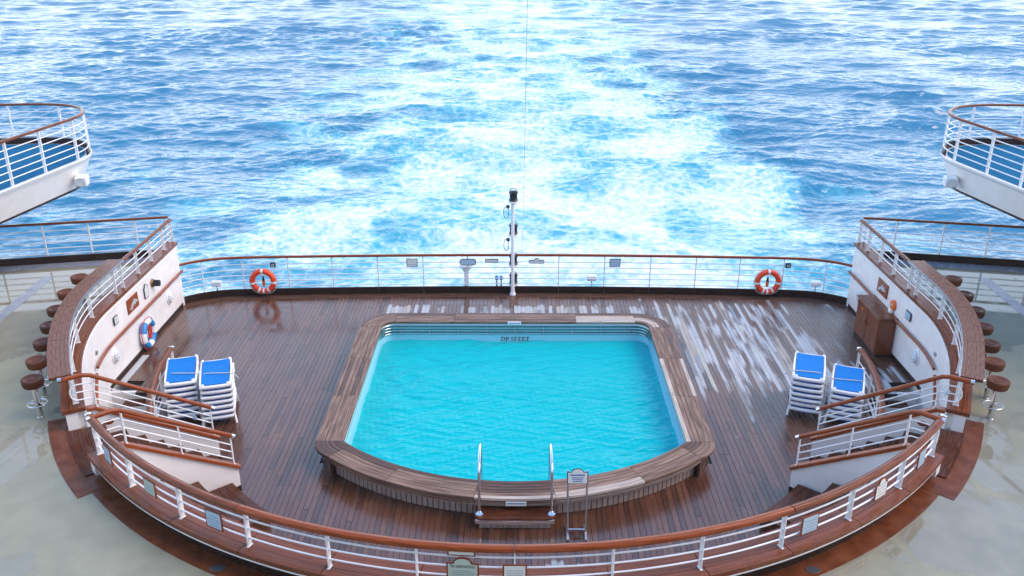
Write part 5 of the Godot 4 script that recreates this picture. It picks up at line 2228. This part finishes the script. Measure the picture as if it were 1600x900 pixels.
# ------------------------------------------------------------------ things on the side walls
func build_wall_things():
	for s in [-1, 1]:
		var turn = s * -PI * 0.5
		var X = s * 9.15
		# carved plaque with a leaping dolphin
		var zz = -19.35 if s < 0 else -20.35
		var o = thing("wall_plaque", "varnished wooden plaque with a grey dolphin on the wall %s" % by_side(s), "plaque", Vector3(X, 1.2, zz), "dolphin plaques")
		var bd = begin()
		box(bd, Vector3(0, 0.17, 0.018), Vector3(0.62, 0.36, 0.032), 0.012)
		lpart(o, "board", bd, mats.varnish)
		var dol = PackedVector2Array([Vector2(-0.22, 0.05), Vector2(-0.15, 0.10), Vector2(-0.07, 0.17), Vector2(0.02, 0.205), Vector2(0.03, 0.26), Vector2(0.075, 0.21), Vector2(0.15, 0.19), Vector2(0.21, 0.15), Vector2(0.245, 0.13), Vector2(0.19, 0.115), Vector2(0.11, 0.11), Vector2(0.07, 0.06), Vector2(0.055, 0.11), Vector2(-0.03, 0.10), Vector2(-0.11, 0.06), Vector2(-0.14, 0.01), Vector2(-0.16, 0.05)])
		var dm = begin()
		plate(dm, Transform3D(Basis.IDENTITY, Vector3(0, 0.03, 0.033)), dol, 0.018)
		lpart(o, "relief", dm, mats.silver_relief)
		o.rotation.y = turn
		# oval bulkhead lamps with ribs
		for z in [-18.05, -21.45]:
			if s > 0 and z < -21:
				z = -21.6
			var l = thing("bulkhead_lamp", "white ribbed oval lamp low on wall %s %s" % ["near the stair opening" if z > -19 else "near the stern railing", by_side(s)], "lamp", Vector3(X, 0.45, z), "bulkhead lamps")
			var b = begin()
			var xf = Transform3D(Basis(Vector3.RIGHT, PI / 2).scaled(Vector3(1.0, 1.35, 1.0)), Vector3(0, 0.18, 0.0))
			lathe(b, xf, [Vector2(0.15, 0.0), Vector2(0.15, 0.025), Vector2(0.12, 0.035), Vector2(0.0, 0.035)], 20)
			lpart(l, "base", b, mats.plastic_white)
			var g = begin()
			lathe(g, xf, [Vector2(0.115, 0.03), Vector2(0.105, 0.07), Vector2(0.07, 0.1), Vector2(0.0, 0.11)], 20)
			lpart(l, "glass", g, mats.lamp_glass)
			for k in 3:
				var r = begin()
				var pts = []
				var yy = 0.18 + (k - 1) * 0.07
				for i in 7:
					var u = lerpf(-1.0, 1.0, i / 6.0)
					pts.append(Vector3(u * 0.115, yy, 0.035 + 0.085 * sqrt(maxf(0.0, 1.0 - u * u * 0.9))))
				tube(r, pts, 0.008, 5)
				lpart(l, "rib", r, mats.plastic_white)
			l.rotation.y = turn
	# the blue and white lifebuoy with its line, on a hook
	var b = lifebuoy("blue and white lifebuoy with red line hanging on the white wall", Vector3(-9.04, 0.04, -19.7), PI * 0.5, mats.rail_white, mats.buoy_blue, [45, 135, 225, 315], 24.0, mats.red_rope)
	for k in 3:
		var n = begin()
		var pts = []
		for i in 13:
			var a = TAU * i / 12.0 + k * 0.9
			pts.append(Vector3(0.06 * cos(a) * (1.0 + 0.25 * k), 0.42 + 0.17 * sin(a), 0.03 + 0.012 * k))
		tube(n, pts, 0.012, 5)
		lpart(b, "coiled_line", n, mats.red_rope)
	notice("small arched white notice on the wall beside the dolphin plaque", Vector3(-9.13, 1.18, -20.15), PI * 0.5, arch_poly(0.24, 0.36, 0.08), mats.sign_face, 4)
	notice("small square notice on the wall below the ledge, blue lifebuoy's side", Vector3(-9.12, 1.28, -18.35), PI * 0.5, PackedVector2Array([Vector2(-0.1, 0), Vector2(0.1, 0), Vector2(0.1, 0.2), Vector2(-0.1, 0.2)]), mats.sign_face, 3)
	notice("small square notice on the wall below the ledge, brown cabinet's side", Vector3(9.12, 1.24, -18.75), -PI * 0.5, PackedVector2Array([Vector2(-0.13, 0), Vector2(0.13, 0), Vector2(0.13, 0.2), Vector2(-0.13, 0.2)]), mats.sign_blue, 3)
	var bell = thing("brass_fitting", "black and bronze fitting projecting from the wall above the handrail", "fitting", Vector3(-9.1, 1.3, -20.6))
	var xf = Transform3D(Basis(Vector3.FORWARD, PI / 2), Vector3(-9.15, 1.38, -20.6))
	var q = begin()
	lathe(q, xf, [Vector2(0.11, 0.0), Vector2(0.11, 0.03), Vector2(0.09, 0.05), Vector2(0.07, 0.06)], 16)
	part(bell, "collar", q, mats.bronze)
	var q2 = begin()
	lathe(q2, xf, [Vector2(0.085, 0.05), Vector2(0.08, 0.2), Vector2(0.0, 0.21)], 16)
	part(bell, "barrel", q2, mats.black)
	for s in [-1, 1]:
		var so = thing("wall_socket", "small round grey socket on the curved wall near the stairs %s" % by_side(s), "socket", Vector3(well(84.0, 0.0, s).x, 0.95, well(84.0, 0.0, s).y))
		var pp = well(84.0, -0.002, s)
		var st = begin()
		lathe(st, Transform3D(Basis(Vector3.FORWARD, -s * PI / 2), Vector3(pp.x, 1.2, pp.y)), [Vector2(0.055, 0.0), Vector2(0.05, 0.03), Vector2(0.03, 0.035), Vector2(0.0, 0.03)], 14)
		part(so, "cover", st, mats.steel_dull)
	# orange lamp above the cabinet
	var ol = thing("orange_lamp", "round orange rescue lamp on the wall above the brown cabinet", "lamp", Vector3(9.1, 1.1, -19.6))
	var o1 = begin()
	lathe(o1, Transform3D(Basis(Vector3.FORWARD, -PI / 2), Vector3(9.14, 1.24, -19.6)), [Vector2(0.13, 0.0), Vector2(0.135, 0.04), Vector2(0.115, 0.06), Vector2(0.05, 0.066), Vector2(0.0, 0.066)], 8)
	part(ol, "case", o1, mats.orange_lamp)
	var o3 = begin()
	box(o3, Vector3(9.072, 1.25, -19.6), Vector3(0.012, 0.07, 0.09), 0.003)
	part(ol, "label_plate", o3, mats.sign_green)
	var o2 = begin()
	box(o2, Vector3(9.09, 1.08, -19.62), Vector3(0.09, 0.1, 0.14), 0.02)
	part(ol, "holder", o2, mats.plastic_white)
	# cabinet
	var c = thing("deck_cabinet", "tall varnished brown wooden cabinet against the white wall", "cabinet", Vector3(8.9, 0, -20.0))
	var cb = begin()
	box(cb, Vector3(8.93, 0.52, -20.0), Vector3(0.40, 0.94, 1.42), 0.01)
	part(c, "carcase", cb, mats.cabinet_wood)
	var ct = begin()
	box(ct, Vector3(8.91, 1.012, -20.0), Vector3(0.47, 0.04, 1.5), 0.012)
	part(c, "top", ct, mats.cap_wood)
	var bs = begin()
	box(bs, Vector3(8.93, 0.025, -20.0), Vector3(0.38, 0.05, 1.4), 0.004)
	part(c, "plinth", bs, mats.toe_wood)
	for k in 2:
		var d = begin()
		box(d, Vector3(8.722, 0.52, -20.35 + k * 0.70), Vector3(0.02, 0.88, 0.67), 0.006)
		var dd = part(c, "door", d, mats.cabinet_wood)
		var h = begin()
		box(h, Vector3(8.705, 0.6, -20.06 + k * 0.12), Vector3(0.02, 0.1, 0.02), 0.005)
		part(dd, "handle", h, mats.bronze)
	var sp = begin()
	box(sp, Vector3(8.93, 0.52, -19.284), Vector3(0.33, 0.84, 0.016), 0.006)
	part(c, "end_panel", sp, mats.cabinet_wood)
	var lb = begin()
	box(lb, Vector3(8.709, 0.82, -20.35), Vector3(0.006, 0.07, 0.09), 0.001)
	part(c, "small_label", lb, mats.orange_lamp)

# ------------------------------------------------------------------ small things on the decks
func build_deck_things():
	for s in [-1, 1]:
		var p = well(27.3, 0.27, s)
		var o = thing("deck_drain", "small oval dark drain cover in the brown band %s" % by_side(s), "drain", Vector3(p.x, UP_Y, p.y))
		var st = begin()
		var xf = Transform3D(Basis(Vector3.UP, s * deg_to_rad(27.3)).scaled(Vector3(1.5, 1, 1)), Vector3(p.x, UP_Y + 0.004, p.y))
		lathe(st, xf, [Vector2(0.075, 0.0), Vector2(0.07, 0.006), Vector2(0.0, 0.006)], 18)
		part(o, "cover", st, mats.dark_grey)
		# oval hand-hole plate on the stair panel
	return

# ------------------------------------------------------------------ the ship's decks that rise behind the viewer
func build_superstructure():
	var o = structure("superstructure", Vector3(0, UP_Y, 2.5))
	var st = begin()
	box(st, Vector3(0, 5.1, 6.5), Vector3(32, 7.4, 9.0), 0.0)
	part(o, "house", st, mats.white)
	var up = begin()
	box(up, Vector3(0, 15.4, 9.5), Vector3(32, 13.0, 9.0), 0.0)
	part(o, "upper_house", up, mats.white)
	for k in 2:
		for i in 12:
			var g = begin()
			box(g, Vector3(-14.3 + i * 2.6, 3.2 + k * 3.2, 1.96), Vector3(2.1, 2.0, 0.1), 0.01)
			part(o, "window", g, mats.black)
	for k in 3:
		for i in 12:
			var g = begin()
			box(g, Vector3(-14.3 + i * 2.6, 12.2 + k * 3.2, 4.96), Vector3(2.1, 2.0, 0.1), 0.01)
			part(o, "window", g, mats.black)
